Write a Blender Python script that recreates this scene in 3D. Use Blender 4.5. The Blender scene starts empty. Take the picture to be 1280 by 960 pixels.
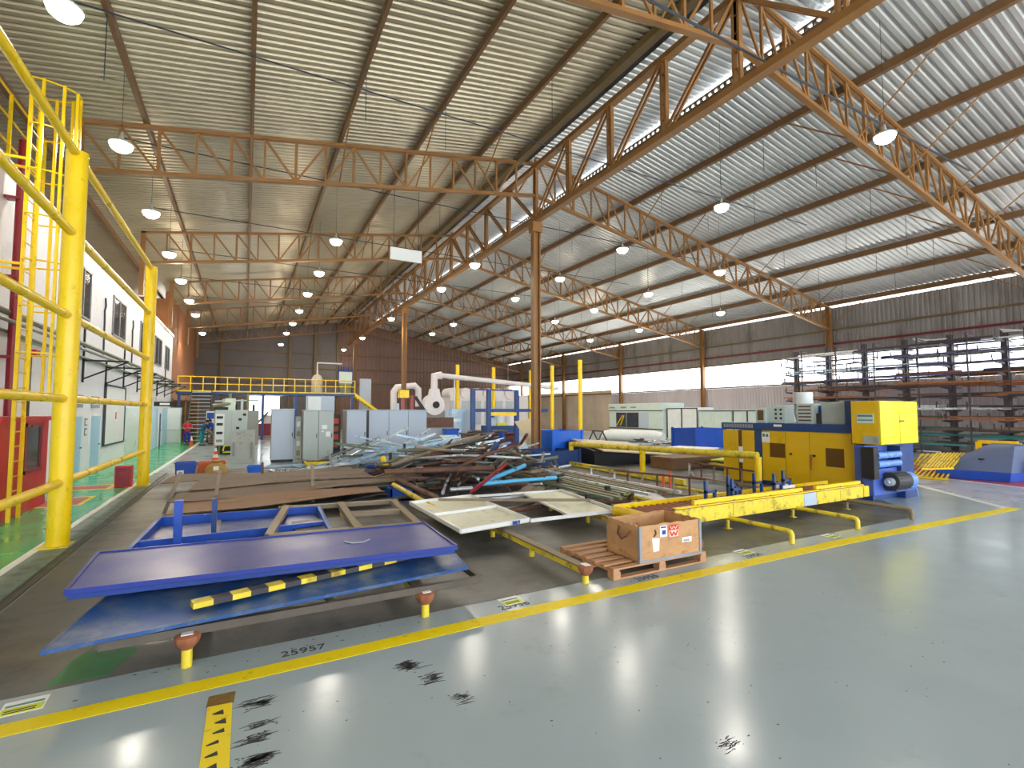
import bpy, bmesh, math, random
from mathutils import Vector, Matrix
random.seed(7)
SC = bpy.context.scene
COL = SC.collection

# ------------------------------------------------------------------ camera / world / exposure
H, F, HY, VX = 2.2, 615.0, 515.0, 307.0
PITCH = math.atan((HY - 480) / F)
YAW = math.atan((640 - VX) / math.hypot(F, HY - 480))
cd = bpy.data.cameras.new('camera')
cd.sensor_fit = 'HORIZONTAL'; cd.sensor_width = 36; cd.lens = F / 1280 * 36
cd.clip_start = 0.05; cd.clip_end = 400
cam = bpy.data.objects.new('camera', cd); COL.objects.link(cam)
cam.location = (0, 0, H); cam.rotation_euler = (math.pi / 2 + PITCH, 0, -YAW)
SC.camera = cam
W = bpy.data.worlds.new('sky'); SC.world = W; W.use_nodes = True
bg = W.node_tree.nodes['Background']
bg.inputs[0].default_value = (0.86, 0.93, 1.0, 1); bg.inputs[1].default_value = 5.0
sd = bpy.data.lights.new('sun', 'SUN'); sd.energy = 15.0; sd.angle = 0.02; sd.color = (1, .97, .92)
so = bpy.data.objects.new('sun', sd); COL.objects.link(so); so.location = (60, 10, 60); so.rotation_euler = (0, math.radians(14), 0)
LAMP_W = 250.0
vs = SC.view_settings
vs.view_transform = 'Standard'; vs.look = 'None'; vs.exposure = 0.18; vs.gamma = 1.0
vs.use_curve_mapping = False
try:
    SC.cycles.max_bounces = 8; SC.cycles.diffuse_bounces = 4; SC.cycles.sample_clamp_indirect = 6
    SC.cycles.use_denoising = True; SC.cycles.use_light_tree = True
except Exception: pass

# pixel (1280x960 frame) -> point of the place, used only to read off where things stand
fh = Vector((math.sin(YAW), math.cos(YAW), 0)); rt = Vector((math.cos(YAW), -math.sin(YAW), 0)); UP = Vector((0, 0, 1))
fw = fh * math.cos(PITCH) + UP * math.sin(PITCH); cu = UP * math.cos(PITCH) - fh * math.sin(PITCH)
def ray(x, y): return fw + rt * ((x - 640) / F) + cu * ((480 - y) / F)
def G(x, y, z=0.0):
    d = ray(x, y); return Vector((0, 0, H)) + d * ((z - H) / d.z)
def AY(x, y, v):
    d = ray(x, y); return Vector((0, 0, H)) + d * (v / d.y)
def AX(x, y, v):
    d = ray(x, y); return Vector((0, 0, H)) + d * (v / d.x)

# ------------------------------------------------------------------ materials
def lin(h):
    h = h.lstrip('#'); o = []
    for i in (0, 2, 4):
        c = int(h[i:i + 2], 16) / 255
        o.append(c / 12.92 if c <= 0.04045 else ((c + 0.055) / 1.055) ** 2.4)
    return o
MATS = {}
def mat(name, col, rough=0.5, metal=0.0, var=0.18, scale=2.5, dirt=None, dirt_amt=0.0, dirt_scale=4.0, emit=0.0, spec=0.5, rvar=0.1, stretch=None):
    if name in MATS: return MATS[name]
    m = bpy.data.materials.new(name); m.use_nodes = True
    nt = m.node_tree; N = nt.nodes; L = nt.links
    p = N['Principled BSDF']; c = lin(col)
    p.inputs['Metallic'].default_value = metal; p.inputs['Roughness'].default_value = rough
    p.inputs['Specular IOR Level'].default_value = spec
    tc = N.new('ShaderNodeTexCoord')
    src = tc.outputs['Object']
    if stretch:
        mp = N.new('ShaderNodeMapping'); mp.inputs['Scale'].default_value = stretch
        L.new(src, mp.inputs[0]); src = mp.outputs[0]
    nz = N.new('ShaderNodeTexNoise'); nz.inputs['Scale'].default_value = scale; nz.inputs['Detail'].default_value = 5
    L.new(src, nz.inputs['Vector'])
    rp = N.new('ShaderNodeMapRange'); rp.inputs[1].default_value = 0.25; rp.inputs[2].default_value = 0.75
    rp.inputs[3].default_value = 1 - var; rp.inputs[4].default_value = 1 + var
    L.new(nz.outputs['Fac'], rp.inputs[0])
    mx = N.new('ShaderNodeMix'); mx.data_type = 'RGBA'; mx.blend_type = 'MULTIPLY'; mx.inputs[0].default_value = 1
    mx.inputs[6].default_value = (*c, 1); L.new(rp.outputs[0], mx.inputs[7])
    out = mx.outputs[2]
    if dirt:
        n2 = N.new('ShaderNodeTexNoise'); n2.inputs['Scale'].default_value = dirt_scale; n2.inputs['Detail'].default_value = 8
        n2.inputs['Roughness'].default_value = 0.65
        L.new(src, n2.inputs['Vector'])
        r2 = N.new('ShaderNodeMapRange'); r2.inputs[1].default_value = 0.62 - 0.3 * dirt_amt; r2.inputs[2].default_value = 0.78 - 0.25 * dirt_amt
        L.new(n2.outputs['Fac'], r2.inputs[0])
        m2 = N.new('ShaderNodeMix'); m2.data_type = 'RGBA'; m2.inputs[7].default_value = (*lin(dirt), 1)
        L.new(r2.outputs[0], m2.inputs[0]); L.new(out, m2.inputs[6]); out = m2.outputs[2]
    L.new(out, p.inputs['Base Color'])
    if rvar:
        r3 = N.new('ShaderNodeMapRange'); r3.inputs[1].default_value = 0.3; r3.inputs[2].default_value = 0.7
        r3.inputs[3].default_value = max(0.03, rough - rvar); r3.inputs[4].default_value = min(1, rough + rvar)
        L.new(nz.outputs['Fac'], r3.inputs[0]); L.new(r3.outputs[0], p.inputs['Roughness'])
    if emit:
        p.inputs['Emission Color'].default_value = (*c, 1); p.inputs['Emission Strength'].default_value = emit
    MATS[name] = m; return m

M_floor = mat('grey_epoxy', '#A4B1B5', 0.2, var=0.03, scale=1.5, dirt='#9BA7AA', dirt_amt=0.1, dirt_scale=2.5, rvar=0.05, spec=0.45)
M_bay = mat('worn_concrete', '#66645F', 0.5, var=0.22, scale=0.5, dirt='#3E3D3A', dirt_amt=0.5, dirt_scale=0.9, rvar=0.22)
M_grey_strip = mat('grey_floor_edge', '#A3A9AA', 0.35, var=0.12, scale=2, dirt='#7C8080', dirt_amt=0.3, dirt_scale=3)
M_lane = mat('grey_lane', '#A3A3B0', 0.3, var=0.1, scale=1)
M_green = mat('green_floor_paint', '#31B16B', 0.2, var=0.1, scale=1)
M_redfloor = mat('red_floor_paint', '#A83A46', 0.4, var=0.15, scale=1)
M_white_line = mat('white_line_paint', '#E6E8E2', 0.4, var=0.06, dirt='#B9BBB2', dirt_amt=0.2)
M_yel_line = mat('yellow_line_paint', '#F2D60C', 0.45, spec=0.25, var=0.05, scale=3, dirt='#B59A18', dirt_amt=0.12, dirt_scale=9)
M_kerb = mat('green_grey_kerb', '#6F8474', 0.5, var=0.2, scale=2, dirt='#4F5A4E', dirt_amt=0.5)
M_kerb_dark = mat('oily_kerb_side', '#4A4A40', 0.5, var=0.3, scale=3)
M_scuff = mat('dark_scuff', '#3A3A3A', 0.6, var=0.4, scale=8)
M_roof_lamplit = mat('lamplit_galvanised_sheet', '#B4A992', 0.34, 0.4, var=0.12, scale=0.5, rvar=0.06)  # warm lamp light on the left slope put into the sheet's tan
M_roof = mat('galvanised_sheet', '#C6C8C8', 0.34, 0.4, var=0.08, scale=0.5, rvar=0.06)
M_wallsheet = mat('dull_wall_sheet', '#8C8682', 0.6, 0.0, var=0.2, scale=0.9, stretch=(1, 1, 0.2), dirt='#6A615E', dirt_amt=0.3, dirt_scale=1)
M_lowsheet = mat('lit_wall_sheet', '#C0B6B8', 0.6, var=0.12, scale=0.9, stretch=(1, 1, 0.2))  # daylight on the lower sheet put into a paler colour
M_endsheet = mat('dark_end_sheet', '#6C6666', 0.6, var=0.2, scale=0.5)
M_beige_sheet = mat('beige_wall_sheet', '#D6C2AC', 0.6, var=0.15, scale=0.6)
M_orange = mat('ochre_steel', '#94693A', 0.5, var=0.15, scale=1.5)
M_purlin = mat('brown_purlin_paint', '#755433', 0.5, var=0.15, scale=1.0)
M_dark_beam = mat('dark_gutter_steel', '#6E5A38', 0.5, var=0.2)
M_black = mat('black_steel', '#1B1B1D', 0.5, var=0.2)
M_cable = mat('dark_cable', '#39404A', 0.6)
M_yellow = mat('yellow_enamel', '#F7CF06', 0.32, var=0.06, scale=2, dirt='#C79C0C', dirt_amt=0.06, dirt_scale=6)
M_yel_worn = mat('worn_yellow_paint', '#E9D03A', 0.45, var=0.12, scale=3, dirt='#8E7430', dirt_amt=0.35, dirt_scale=5)
M_yel_mach = mat('machine_yellow', '#E3B70B', 0.35, var=0.05, scale=1.5)
M_yel_bright = mat('bright_cabinet_yellow', '#F4E81A', 0.3, var=0.04)
M_red = mat('red_booth_paint', '#C4202C', 0.4, var=0.1, scale=2)
M_darkred = mat('dark_red_pipe', '#8A1626', 0.35, var=0.08)
M_white = mat('white_wall_paint', '#E8E9F0', 0.6, var=0.04, scale=0.8, dirt='#CFCFD6', dirt_amt=0.15, dirt_scale=0.8)
M_whitemetal = mat('white_sheet_metal', '#E2E6E6', 0.4, var=0.05)
M_glass = mat('dark_window_glass', '#343640', 0.1, var=0.3, scale=1.5, rvar=0.0)
M_winframe = mat('grey_window_frame', '#7E848A', 0.4)
M_lblue = mat('pale_blue_door', '#A9CFEA', 0.4, var=0.05)
M_endbrown = mat('brown_grey_sheet', '#86695E', 0.6, var=0.15, scale=0.6)
M_brick = mat('brown_end_wall', '#A8704A', 0.7, var=0.15, scale=0.6)
M_cab = mat('cabinet_grey', '#B9C3CB', 0.4, var=0.04, scale=1)
M_cab_blue = mat('cabinet_blue_grey', '#B6C3D4', 0.4, var=0.04, scale=1)
M_cab_green = mat('cabinet_green_grey', '#B2BDB9', 0.4, var=0.05, scale=1)
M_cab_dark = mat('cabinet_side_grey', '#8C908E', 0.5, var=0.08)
M_panelgrey = mat('concrete_board', '#A7AAA2', 0.7, var=0.1, scale=2, dirt='#8A8B82', dirt_amt=0.3)
M_booth = mat('pale_green_enamel', '#CBDAD2', 0.35, var=0.04)
M_blue_dark = mat('navy_panel_paint', '#2F3F92', 0.36, var=0.14, scale=1.4, rvar=0.08, spec=0.35)
M_blue_worn = mat('worn_blue_paint', '#24508C', 0.4, var=0.2, scale=1.6, dirt='#68788C', dirt_amt=0.5, dirt_scale=2.2, rvar=0.12)
M_blue_flange = mat('dark_blue_flange', '#1B3C86', 0.4, var=0.15)
M_blue = mat('bright_blue_paint', '#1668E0', 0.4, var=0.1, scale=2)
M_blue_mid = mat('mid_blue_paint', '#1E4FB4', 0.4, var=0.15, scale=2)
M_blue_steel = mat('machine_blue', '#4A66B8', 0.4, var=0.12, scale=2)
M_hopper = mat('grey_blue_hopper', '#5A688E', 0.4, var=0.12, scale=2)
M_blue_light = mat('light_machine_blue', '#6F9AE6', 0.3, var=0.08)
M_blue_frame = mat('navy_frame', '#22427C', 0.4, var=0.1)
M_cyan = mat('pale_cyan_pipe', '#55B4E2', 0.35, var=0.1)
M_rust = mat('rusty_plate', '#6C5643', 0.7, var=0.25, scale=1.3, stretch=(0.4, 2, 1), dirt='#4C3D31', dirt_amt=0.4, dirt_scale=2)
M_rust2 = mat('warm_rusty_plate', '#86613F', 0.7, var=0.2, scale=1.3, stretch=(0.4, 2, 1), dirt='#644A33', dirt_amt=0.35, dirt_scale=2)
M_rustpipe = mat('rusty_pipe', '#6E4A3A', 0.6, var=0.3, scale=4, dirt='#3F2A24', dirt_amt=0.4)
M_darkpipe = mat('dark_pipe', '#3D3A3C', 0.5, var=0.3, scale=4)
M_greypipe = mat('grey_green_pipe', '#6F7868', 0.5, var=0.2, scale=4)
M_alu = mat('pale_blue_aluminium', '#B9D6EC', 0.3, 0.3, var=0.12, scale=3)
M_alu2 = mat('silver_aluminium', '#D6DCE2', 0.3, 0.4, var=0.1, scale=3)
M_olive = mat('olive_profile', '#7E8058', 0.5, var=0.15)
M_beige = mat('beige_board', '#D8C6A0', 0.6, var=0.08, scale=2)
M_taupe = mat('taupe_steel_frame', '#8A7A62', 0.55, var=0.15, scale=3)
M_darktaupe = mat('dark_taupe_steel', '#5A5148', 0.5, var=0.2, scale=3)
M_wood = mat('pine_pallet_wood', '#BD8D64', 0.65, var=0.2, scale=2.5, stretch=(1, 9, 9))
M_crate = mat('plywood_crate', '#C39464', 0.6, var=0.15, scale=3, stretch=(1, 1, 2.5), dirt='#A06C42', dirt_amt=0.3, dirt_scale=4)
M_greyedge = mat('grey_edge_metal', '#9296A0', 0.5)
M_ivory = mat('ivory_tray_paint', '#E4E2C6', 0.4, var=0.06, scale=2, dirt='#C2BE9C', dirt_amt=0.3)
M_whiterim = mat('white_rim', '#ECEDEA', 0.35, var=0.04)
M_brown = mat('brown_cap', '#A06244', 0.55, var=0.2, scale=6)
M_orangebin = mat('orange_plastic', '#D5662C', 0.45, var=0.1)
M_tan = mat('tan_fabric', '#A98A48', 0.8, var=0.25, scale=6)
M_whitecloth = mat('pale_cloth', '#CBB9A2', 0.9, var=0.2, scale=6)
M_coneW = mat('cone_white', '#F0EFEA', 0.5)
M_coneR = mat('cone_orange', '#E2502A', 0.45)
M_skin = mat('skin', '#B98A6C', 0.6, var=0.05)
M_hair = mat('dark_hair', '#2A2320', 0.7)
M_shirt_red = mat('red_shirt', '#D23A52', 0.8, var=0.1, scale=6)
M_trous_blue = mat('blue_trousers', '#2438B4', 0.8, var=0.1, scale=6)
M_shirt_teal = mat('teal_shirt', '#1F5A86', 0.8, var=0.1, scale=6)
M_trous_teal = mat('teal_trousers', '#2F8FA6', 0.8, var=0.1, scale=6)
M_shirt_blue = mat('royal_blue_shirt', '#2440C0', 0.8, var=0.1, scale=6)
M_duct = mat('white_duct', '#E6E0E4', 0.4, var=0.05)
M_lens = mat('lamp_lens', '#FFFBEA', 0.3, emit=14.0, var=0.0, rvar=0)
M_lampbody = mat('lamp_housing', '#B9BBB6', 0.4, 0.2)
M_rackpost = mat('rack_post_steel', '#4C4348', 0.5, var=0.2)
M_teal = mat('teal_profile', '#2E8C96', 0.4, var=0.15)
M_rackgreen = mat('green_profile', '#5B7A66', 0.5, var=0.2)
M_rackrust = mat('rust_profile', '#9A6038', 0.6, var=0.2)
M_rackbacklit = mat('backlit_violet_profile', '#55507E', 0.5, var=0.2)  # violet cast of the bright window behind, put into the profile colour
M_paper = mat('white_paper', '#F2F3F1', 0.6, var=0.02)
M_teal_print = mat('teal_print', '#3F8C86', 0.5)
M_red_print = mat('red_print', '#D8322A', 0.5)
M_ink = mat('black_ink', '#22232A', 0.6)
M_lime = mat('lime_print', '#D6DC2A', 0.5)
M_smoke = mat('smoked_window', '#6C4A1C', 0.15, var=0.1, rvar=0)
M_curtain = mat('pale_blue_strip', '#A9CBEA', 0.3, var=0.2, scale=2)
M_fruit = mat('grey_hose', '#BFC6C8', 0.5)

# ------------------------------------------------------------------ builders
class MB:
    def __init__(s): s.v = []; s.f = []
    def box(s, x0, x1, y0, y1, z0, z1):
        b = len(s.v)
        s.v += [(x0, y0, z0), (x1, y0, z0), (x1, y1, z0), (x0, y1, z0), (x0, y0, z1), (x1, y0, z1), (x1, y1, z1), (x0, y1, z1)]
        s.f += [tuple(b + i for i in q) for q in ((0, 3, 2, 1), (4, 5, 6, 7), (0, 1, 5, 4), (1, 2, 6, 5), (2, 3, 7, 6), (3, 0, 4, 7))]
        return s
    def hexa(s, bottom, top):       # two rings of 4 points, counter-clockwise from above
        b = len(s.v); s.v += [tuple(p) for p in bottom] + [tuple(p) for p in top]
        s.f += [tuple(b + i for i in q) for q in ((0, 3, 2, 1), (4, 5, 6, 7), (0, 1, 5, 4), (1, 2, 6, 5), (2, 3, 7, 6), (3, 0, 4, 7))]
        return s
    def bar(s, p0, p1, w, h, up=(0, 0, 1)):
        p0 = Vector(p0); p1 = Vector(p1); d = (p1 - p0).normalized(); u = Vector(up)
        if abs(d.dot(u)) > 0.98: u = Vector((0, 1, 0))
        a = d.cross(u).normalized() * (w / 2); c = a.cross(d).normalized() * (h / 2)
        s.hexa([p0 - a - c, p0 + a - c, p1 + a - c, p1 - a - c], [p0 - a + c, p0 + a + c, p1 + a + c, p1 - a + c])
        return s
    def tube(s, pts, r, n=10, cap=True):
        pts = [Vector(p) for p in pts]; rs = r if isinstance(r, (list, tuple)) else [r] * len(pts)
        b = len(s.v); ref = None
        for i, p in enumerate(pts):
            if i == 0: d = pts[1] - p
            elif i == len(pts) - 1: d = p - pts[i - 1]
            else: d = (pts[i + 1] - p).normalized() + (p - pts[i - 1]).normalized()
            d = d.normalized()
            if ref is None:
                ref = Vector((0, 0, 1)) if abs(d.z) < 0.9 else Vector((1, 0, 0))
            a = (ref - d * ref.dot(d)).normalized(); ref = a; c = d.cross(a)
            for k in range(n):
                t = 2 * math.pi * k / n; s.v.append(tuple(p + a * (rs[i] * math.cos(t)) + c * (rs[i] * math.sin(t))))
        for i in range(len(pts) - 1):
            for k in range(n):
                k2 = (k + 1) % n; s.f.append((b + i * n + k, b + i * n + k2, b + (i + 1) * n + k2, b + (i + 1) * n + k))
        if cap:
            s.f.append(tuple(b + k for k in range(n))[::-1]); e = b + (len(pts) - 1) * n
            s.f.append(tuple(e + k for k in range(n)))
        return s
    def lathe(s, prof, c=(0, 0, 0), n=20):       # prof: list of (r, z)
        return s.tube([(c[0], c[1], c[2] + z) for r, z in prof], [max(r, 1e-4) for r, z in prof], n) if all(prof[i][1] != prof[i + 1][1] for i in range(len(prof) - 1)) else s._lathe(prof, c, n)
    def _lathe(s, prof, c, n):
        b = len(s.v)
        for r, z in prof:
            for k in range(n):
                t = 2 * math.pi * k / n; s.v.append((c[0] + max(r, 1e-4) * math.cos(t), c[1] + max(r, 1e-4) * math.sin(t), c[2] + z))
        for i in range(len(prof) - 1):
            for k in range(n):
                k2 = (k + 1) % n; s.f.append((b + i * n + k, b + i * n + k2, b + (i + 1) * n + k2, b + (i + 1) * n + k))
        s.f.append(tuple(b + k for k in range(n))[::-1]); e = b + (len(prof) - 1) * n; s.f.append(tuple(e + k for k in range(n)))
        return s
    def prism(s, poly, axis, a0, a1):            # poly in the two other axes
        b = len(s.v); n = len(poly)
        for a in (a0, a1):
            for u, w in poly: s.v.append({'x': (a, u, w), 'y': (u, a, w), 'z': (u, w, a)}[axis])
        s.f.append(tuple(b + i for i in range(n))[::-1]); s.f.append(tuple(b + n + i for i in range(n)))
        for i in range(n): j = (i + 1) % n; s.f.append((b + i, b + j, b + n + j, b + n + i))
        return s
    def quad(s, *p):
        b = len(s.v); s.v += [tuple(q) for q in p]; s.f.append(tuple(range(b, b + len(p)))); return s
    def slab(s, poly, z0, z1): return s.prism(poly, 'z', z0, z1)
    def build(s, name, m, parent=None, world=False, bevel=0, smooth=True, solid=0, recalc=True):
        me = bpy.data.meshes.new(name)
        vs_ = s.v
        o = bpy.data.objects.new(name, me); COL.objects.link(o)
        if parent is not None:
            if world:
                l = parent.location; q = parent
                off = Vector(l)
                while q.parent: q = q.parent; off += q.location
                vs_ = [(x - off.x, y - off.y, z - off.z) for x, y, z in vs_]
            o.parent = parent
        else:
            xs = [v[0] for v in vs_]; ys = [v[1] for v in vs_]; zs = [v[2] for v in vs_]
            c = ((min(xs) + max(xs)) / 2, (min(ys) + max(ys)) / 2, min(zs))
            vs_ = [(x - c[0], y - c[1], z - c[2]) for x, y, z in vs_]; o.location = c
        me.from_pydata(vs_, [], s.f); me.update()
        if recalc:
            bm = bmesh.new(); bm.from_mesh(me); bmesh.ops.recalc_face_normals(bm, faces=bm.faces); bm.to_mesh(me); bm.free()
        if smooth:
            me.shade_smooth(); me.set_sharp_from_angle(angle=math.radians(40))
        me.materials.append(m)
        if solid:
            md = o.modifiers.new('solid', 'SOLIDIFY'); md.thickness = solid
        if bevel:
            md = o.modifiers.new('bevel', 'BEVEL'); md.width = bevel; md.segments = 2; md.limit_method = 'ANGLE'
        return o
def tag(o, label, cat, group=None, kind=None):
    if label: o['label'] = label
    if cat: o['category'] = cat
    if group: o['group'] = group
    if kind: o['kind'] = kind
    return o
def thing(name, label, cat, loc=(0, 0, 0), rz=0.0, group=None):
    o = bpy.data.objects.new(name, None); COL.objects.link(o); o.empty_display_size = 0.1
    o.location = loc; o.rotation_euler = (0, 0, rz); return tag(o, label, cat, group)
def struct(mb, name, m, **k):
    o = mb.build(name, m, **k)
    if o.parent is None: o['kind'] = 'structure'
    return o
def copy_tree(o, parent=None):
    c = o.copy(); COL.objects.link(c)
    if parent is not None: c.parent = parent
    for ch in list(o.children):
        copy_tree(ch, c)
    return c
ORD = ['nearest', 'second', 'third', 'fourth', 'fifth', 'sixth', 'seventh', 'eighth', 'ninth', 'tenth', 'eleventh', 'twelfth', 'thirteenth']
NTH = ['first'] + ORD[1:]
def text(name, body, loc, size, m, parent=None, rot=(0, 0, 0), label=None):
    c = bpy.data.curves.new(name, 'FONT'); c.body = body; c.size = size; c.extrude = 0.0008; c.align_x = 'CENTER'; c.align_y = 'CENTER'
    o = bpy.data.objects.new(name, c); COL.objects.link(o); o.location = loc; o.rotation_euler = rot
    c.materials.append(m)
    if parent: o.parent = parent
    else: o['kind'] = 'structure'
    return o
def corr_roof(xs, zs, y0, y1, pitch=0.26, amp=0.06):
    """corrugated sheet: ribs run along X (down the slope), profile repeats along Y"""
    m = MB(); ys = []
    y = y0
    while y < y1:
        ys += [(y, 0), (y + pitch * .45, 0), (y + pitch * .58, amp), (y + pitch * .87, amp)]; y += pitch
    for (yy, dz) in ys:
        for x, z in zip(xs, zs): m.v.append((x, yy, z + dz))
    k = len(xs)
    for i in range(len(ys) - 1):
        for j in range(k - 1):
            a = i * k + j; m.f.append((a, a + 1, a + k + 1, a + k))
    return m
def corr_wall(axis, const, a0, a1, z0, z1, pitch=0.25, amp=0.03):
    m = MB(); pts = []; a = a0
    while a < a1 - 1e-6:
        for t, d in ((0, 0), (.5, 0), (.6, amp), (.9, amp)):
            if a + pitch * t <= a1: pts.append((a + pitch * t, d))
        a += pitch
    pts.append((a1, 0))
    for u, d in pts:
        for z in (z0, z1): m.v.append((const + d, u, z) if axis == 'x' else (u, const + d, z))
    for i in range(len(pts) - 1): m.f.append((2 * i, 2 * i + 2, 2 * i + 3, 2 * i + 1))
    return m

# ------------------------------------------------------------------ floor and painted zones
XL, XR, YE, XG = -4.9, 35.0, 66.0, 11.47
struct(MB().box(-12, 35.2, -12, 66.3, -0.3, 0.0), 'floor', M_floor, smooth=False)
struct(MB().box(35.2, 80, -40, 120, -0.3, -0.02).box(-40, 35.2, 66.3, 120, -0.3, -0.02).box(-40, 35.2, -60, -12, -0.3, -0.02), 'ground', mat('yard_bounce_concrete', '#E6E4DC', 0.7, var=0.05), smooth=False)  # yard added outside, extra pale to bounce daylight up to the ceiling
def patch(name, pts, m, z): return struct(MB().slab([(p[0], p[1]) for p in pts], 0.0005, z), name, m, smooth=False)
patch('floor_bay', [(-2.3, 5.27), (0, 5.3), (8, 5.28), (12.6, 5.2), (15.2, 7.6), (19.0, 9.5), (19.5, 24), (-2.3, 22)], M_bay, 0.003)
patch('floor_walkway', [(XL, -6), (-2.95, -6), (-2.95, 62), (XL, 62)], M_green, 0.004)
patch('trim_white_line', [(-2.95, -6), (-2.78, -6), (-2.78, 62), (-2.95, 62)], M_white_line, 0.005)
kb = MB().box(-2.78, -2.42, -6, 21.5, 0, 0.05); struct(kb, 'trim_kerb', M_kerb, bevel=0.01)
struct(MB().box(-2.42, -2.32, -6, 21.0, 0, 0.02), 'trim_kerb_edge', M_kerb_dark)
patch('trim_yellow_line', [(-8, 4.62), (-1.4, 4.69), (3, 4.72), (9, 4.68), (15.6, 4.45), (15.6, 4.68), (9, 4.9), (3, 4.92), (-1.4, 4.87), (-8, 4.8)], M_yel_line, 0.004)
patch('trim_white_line_side', [(15.3, 4.7), (15.55, 4.7), (19.4, 8.9), (19.1, 8.9)], M_white_line, 0.005)
patch('floor_lane', [(15.6, 4.7), (19.9, 5.2), (21, 9.4), (19.4, 8.9)], M_lane, 0.002)
patch('floor_red_zone', [(19.7, 4.0), (33, 4.0), (33, 10.2), (21.0, 10.2)], M_redfloor, 0.004)
patch('trim_white_line_red_zone', [(19.5, 4.0), (19.7, 4.0), (21.0, 10.2), (20.8, 10.2)], M_white_line, 0.006)
patch('trim_yellow_strip', [(-0.2, 2.2), (-0.03, 2.2), (-0.03, 4.5), (-0.19, 4.5)], M_yel_line, 0.005)
patch('trim_strip_end', [(-0.2, 4.42), (-0.02, 4.40), (-0.01, 4.56), (-0.19, 4.57)], mat('brown_stain', '#7A5A1E', 0.7, var=0.35, scale=20), 0.006)
mk = MB()
for i in range(17):
    y = 4.3 - i * 0.125; a = -0.11 + random.uniform(-.03, .03)
    mk.slab([(a - .035, y), (a - .03, y - .012), (a + .04, y + random.uniform(-.05, .03)), (a + .035, y + .03)], 0.0055, 0.0065)
struct(mk, 'floor_strip_marking', M_ink, smooth=False)
# red fields with yellow borders beside the booth
for i, (px, py, w, l) in enumerate(((104, 626, 1.25, 1.5), (106, 610, 1.25, 1.1))):
    c = G(px, py)
    c.x = -4.0
    patch('trim_floor_field_border', [(c.x - w / 2, c.y - l / 2), (c.x + w / 2, c.y - l / 2), (c.x + w / 2, c.y + l / 2), (c.x - w / 2, c.y + l / 2)], M_yel_line, 0.006)
    w -= .18; l -= .3
    patch('floor_red_field', [(c.x - w / 2, c.y - l / 2), (c.x + w / 2, c.y - l / 2), (c.x + w / 2, c.y + l / 2), (c.x - w / 2, c.y + l / 2)], M_redfloor, 0.008)
patch('floor_green_spill', [(-1.35, 5.35), (-0.95, 5.35), (-0.82, 5.75), (-0.9, 6.15), (-1.15, 6.1), (-1.3, 5.8)], mat('green_spill', '#2B7A45', 0.5, var=0.4, scale=5), 0.0045)
# scuffs and tyre smudges worn into the grey floor
sm = MB()
def flake(x, y, r):
    n = 6; a0 = random.random() * 6
    sm.slab([(x + r * random.uniform(.4, 1.1) * math.cos(a0 + 6.283 * k / n), y + r * random.uniform(.25, .6) * math.sin(a0 + 6.283 * k / n)) for k in range(n)], 0.0005, 0.0018)
def streak(x, y, l, w):
    a = random.uniform(-.25, .35); c, s_ = math.cos(a) * l, math.sin(a) * l
    sm.slab([(x - c, y - s_), (x - c * .2, y - s_ * .2 - w), (x + c, y + s_), (x + c * .3, y + s_ * .3 + w * .8)], 0.0005, 0.0018)
for (x, y, sx, sy, n, r) in ((0.15, 4.3, .09, .05, 40, .02), (0.14, 4.02, .09, .03, 16, .02), (0.12, 3.86, .09, .05, 22, .02), (0.12, 3.62, .09, .05, 40, .022), (1.3, 4.3, .08, .08, 40, .022), (1.42, 4.02, .08, .06, 30, .018), (1.52, 3.62, .07, .08, 24, .016), (2.88, 2.3, .07, .05, 26, .012)):
    for _ in range(n): flake(random.gauss(x, sx * .6), random.gauss(y, sy * .6), r * random.uniform(.3, .7))
    for _ in range(n): streak(random.gauss(x, sx * .5), random.gauss(y, sy * .6), r * random.uniform(1.2, 3.6), r * random.uniform(.12, .4))
for _ in range(150):
    y = random.uniform(1.2, 4.5); flake(random.uniform(-0.8, 2.2 + y * 1.8), y, random.uniform(.004, .014))
for _ in range(60): flake(random.uniform(-1.2, 10), random.uniform(5.0, 5.25), random.uniform(.006, .02))
struct(sm, 'floor_scuff', M_scuff, smooth=False)
text('floor_stencil_number', '25957', (0.53, 5.03, 0.002), 0.155, M_ink)
text('floor_stencil_number', '25956', (2.75, 5.03, 0.002), 0.155, M_ink)
text('floor_stencil_number', '25955', (4.75, 5.02, 0.002), 0.155, M_ink)
text('floor_stencil_number', '25954', (6.9, 5.0, 0.002), 0.155, M_ink)
for (a, lab) in (((-1.4, 5.09), 'white, green and yellow sticker on floor by green spill'), ((2.78, 5.17), 'small white and yellow sticker on floor near stencil 25956'), ((6.95, 5.2), 'small yellow sticker on floor near the right of the pallet'), ((9.2, 5.12), 'faded yellow sticker on floor, second right of the pallet')):
    t = thing('floor_sticker', lab, 'sticker', (a[0], a[1], 0.0035), 0.05, 'bay stickers on the floor')
    s_ = 1.0
    MB().box(-.13 * s_, .13 * s_, -.11 * s_, .11 * s_, 0, .002).build('backing', M_paper, t)
    MB().box(-.12 * s_, .12 * s_, -.10 * s_, 0.0, .002, .003).build('yellow_band', M_lime, t)
    MB().box(-.11 * s_, .11 * s_, .02, .05, .002, .003).build('green_band', M_teal_print, t)
    mk = MB()
    for q in range(2): mk.box(-.1, .08, -.05 - q * .03, -.035 - q * .03, .003, .0035)
    mk.build('print', M_ink, t)

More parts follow.
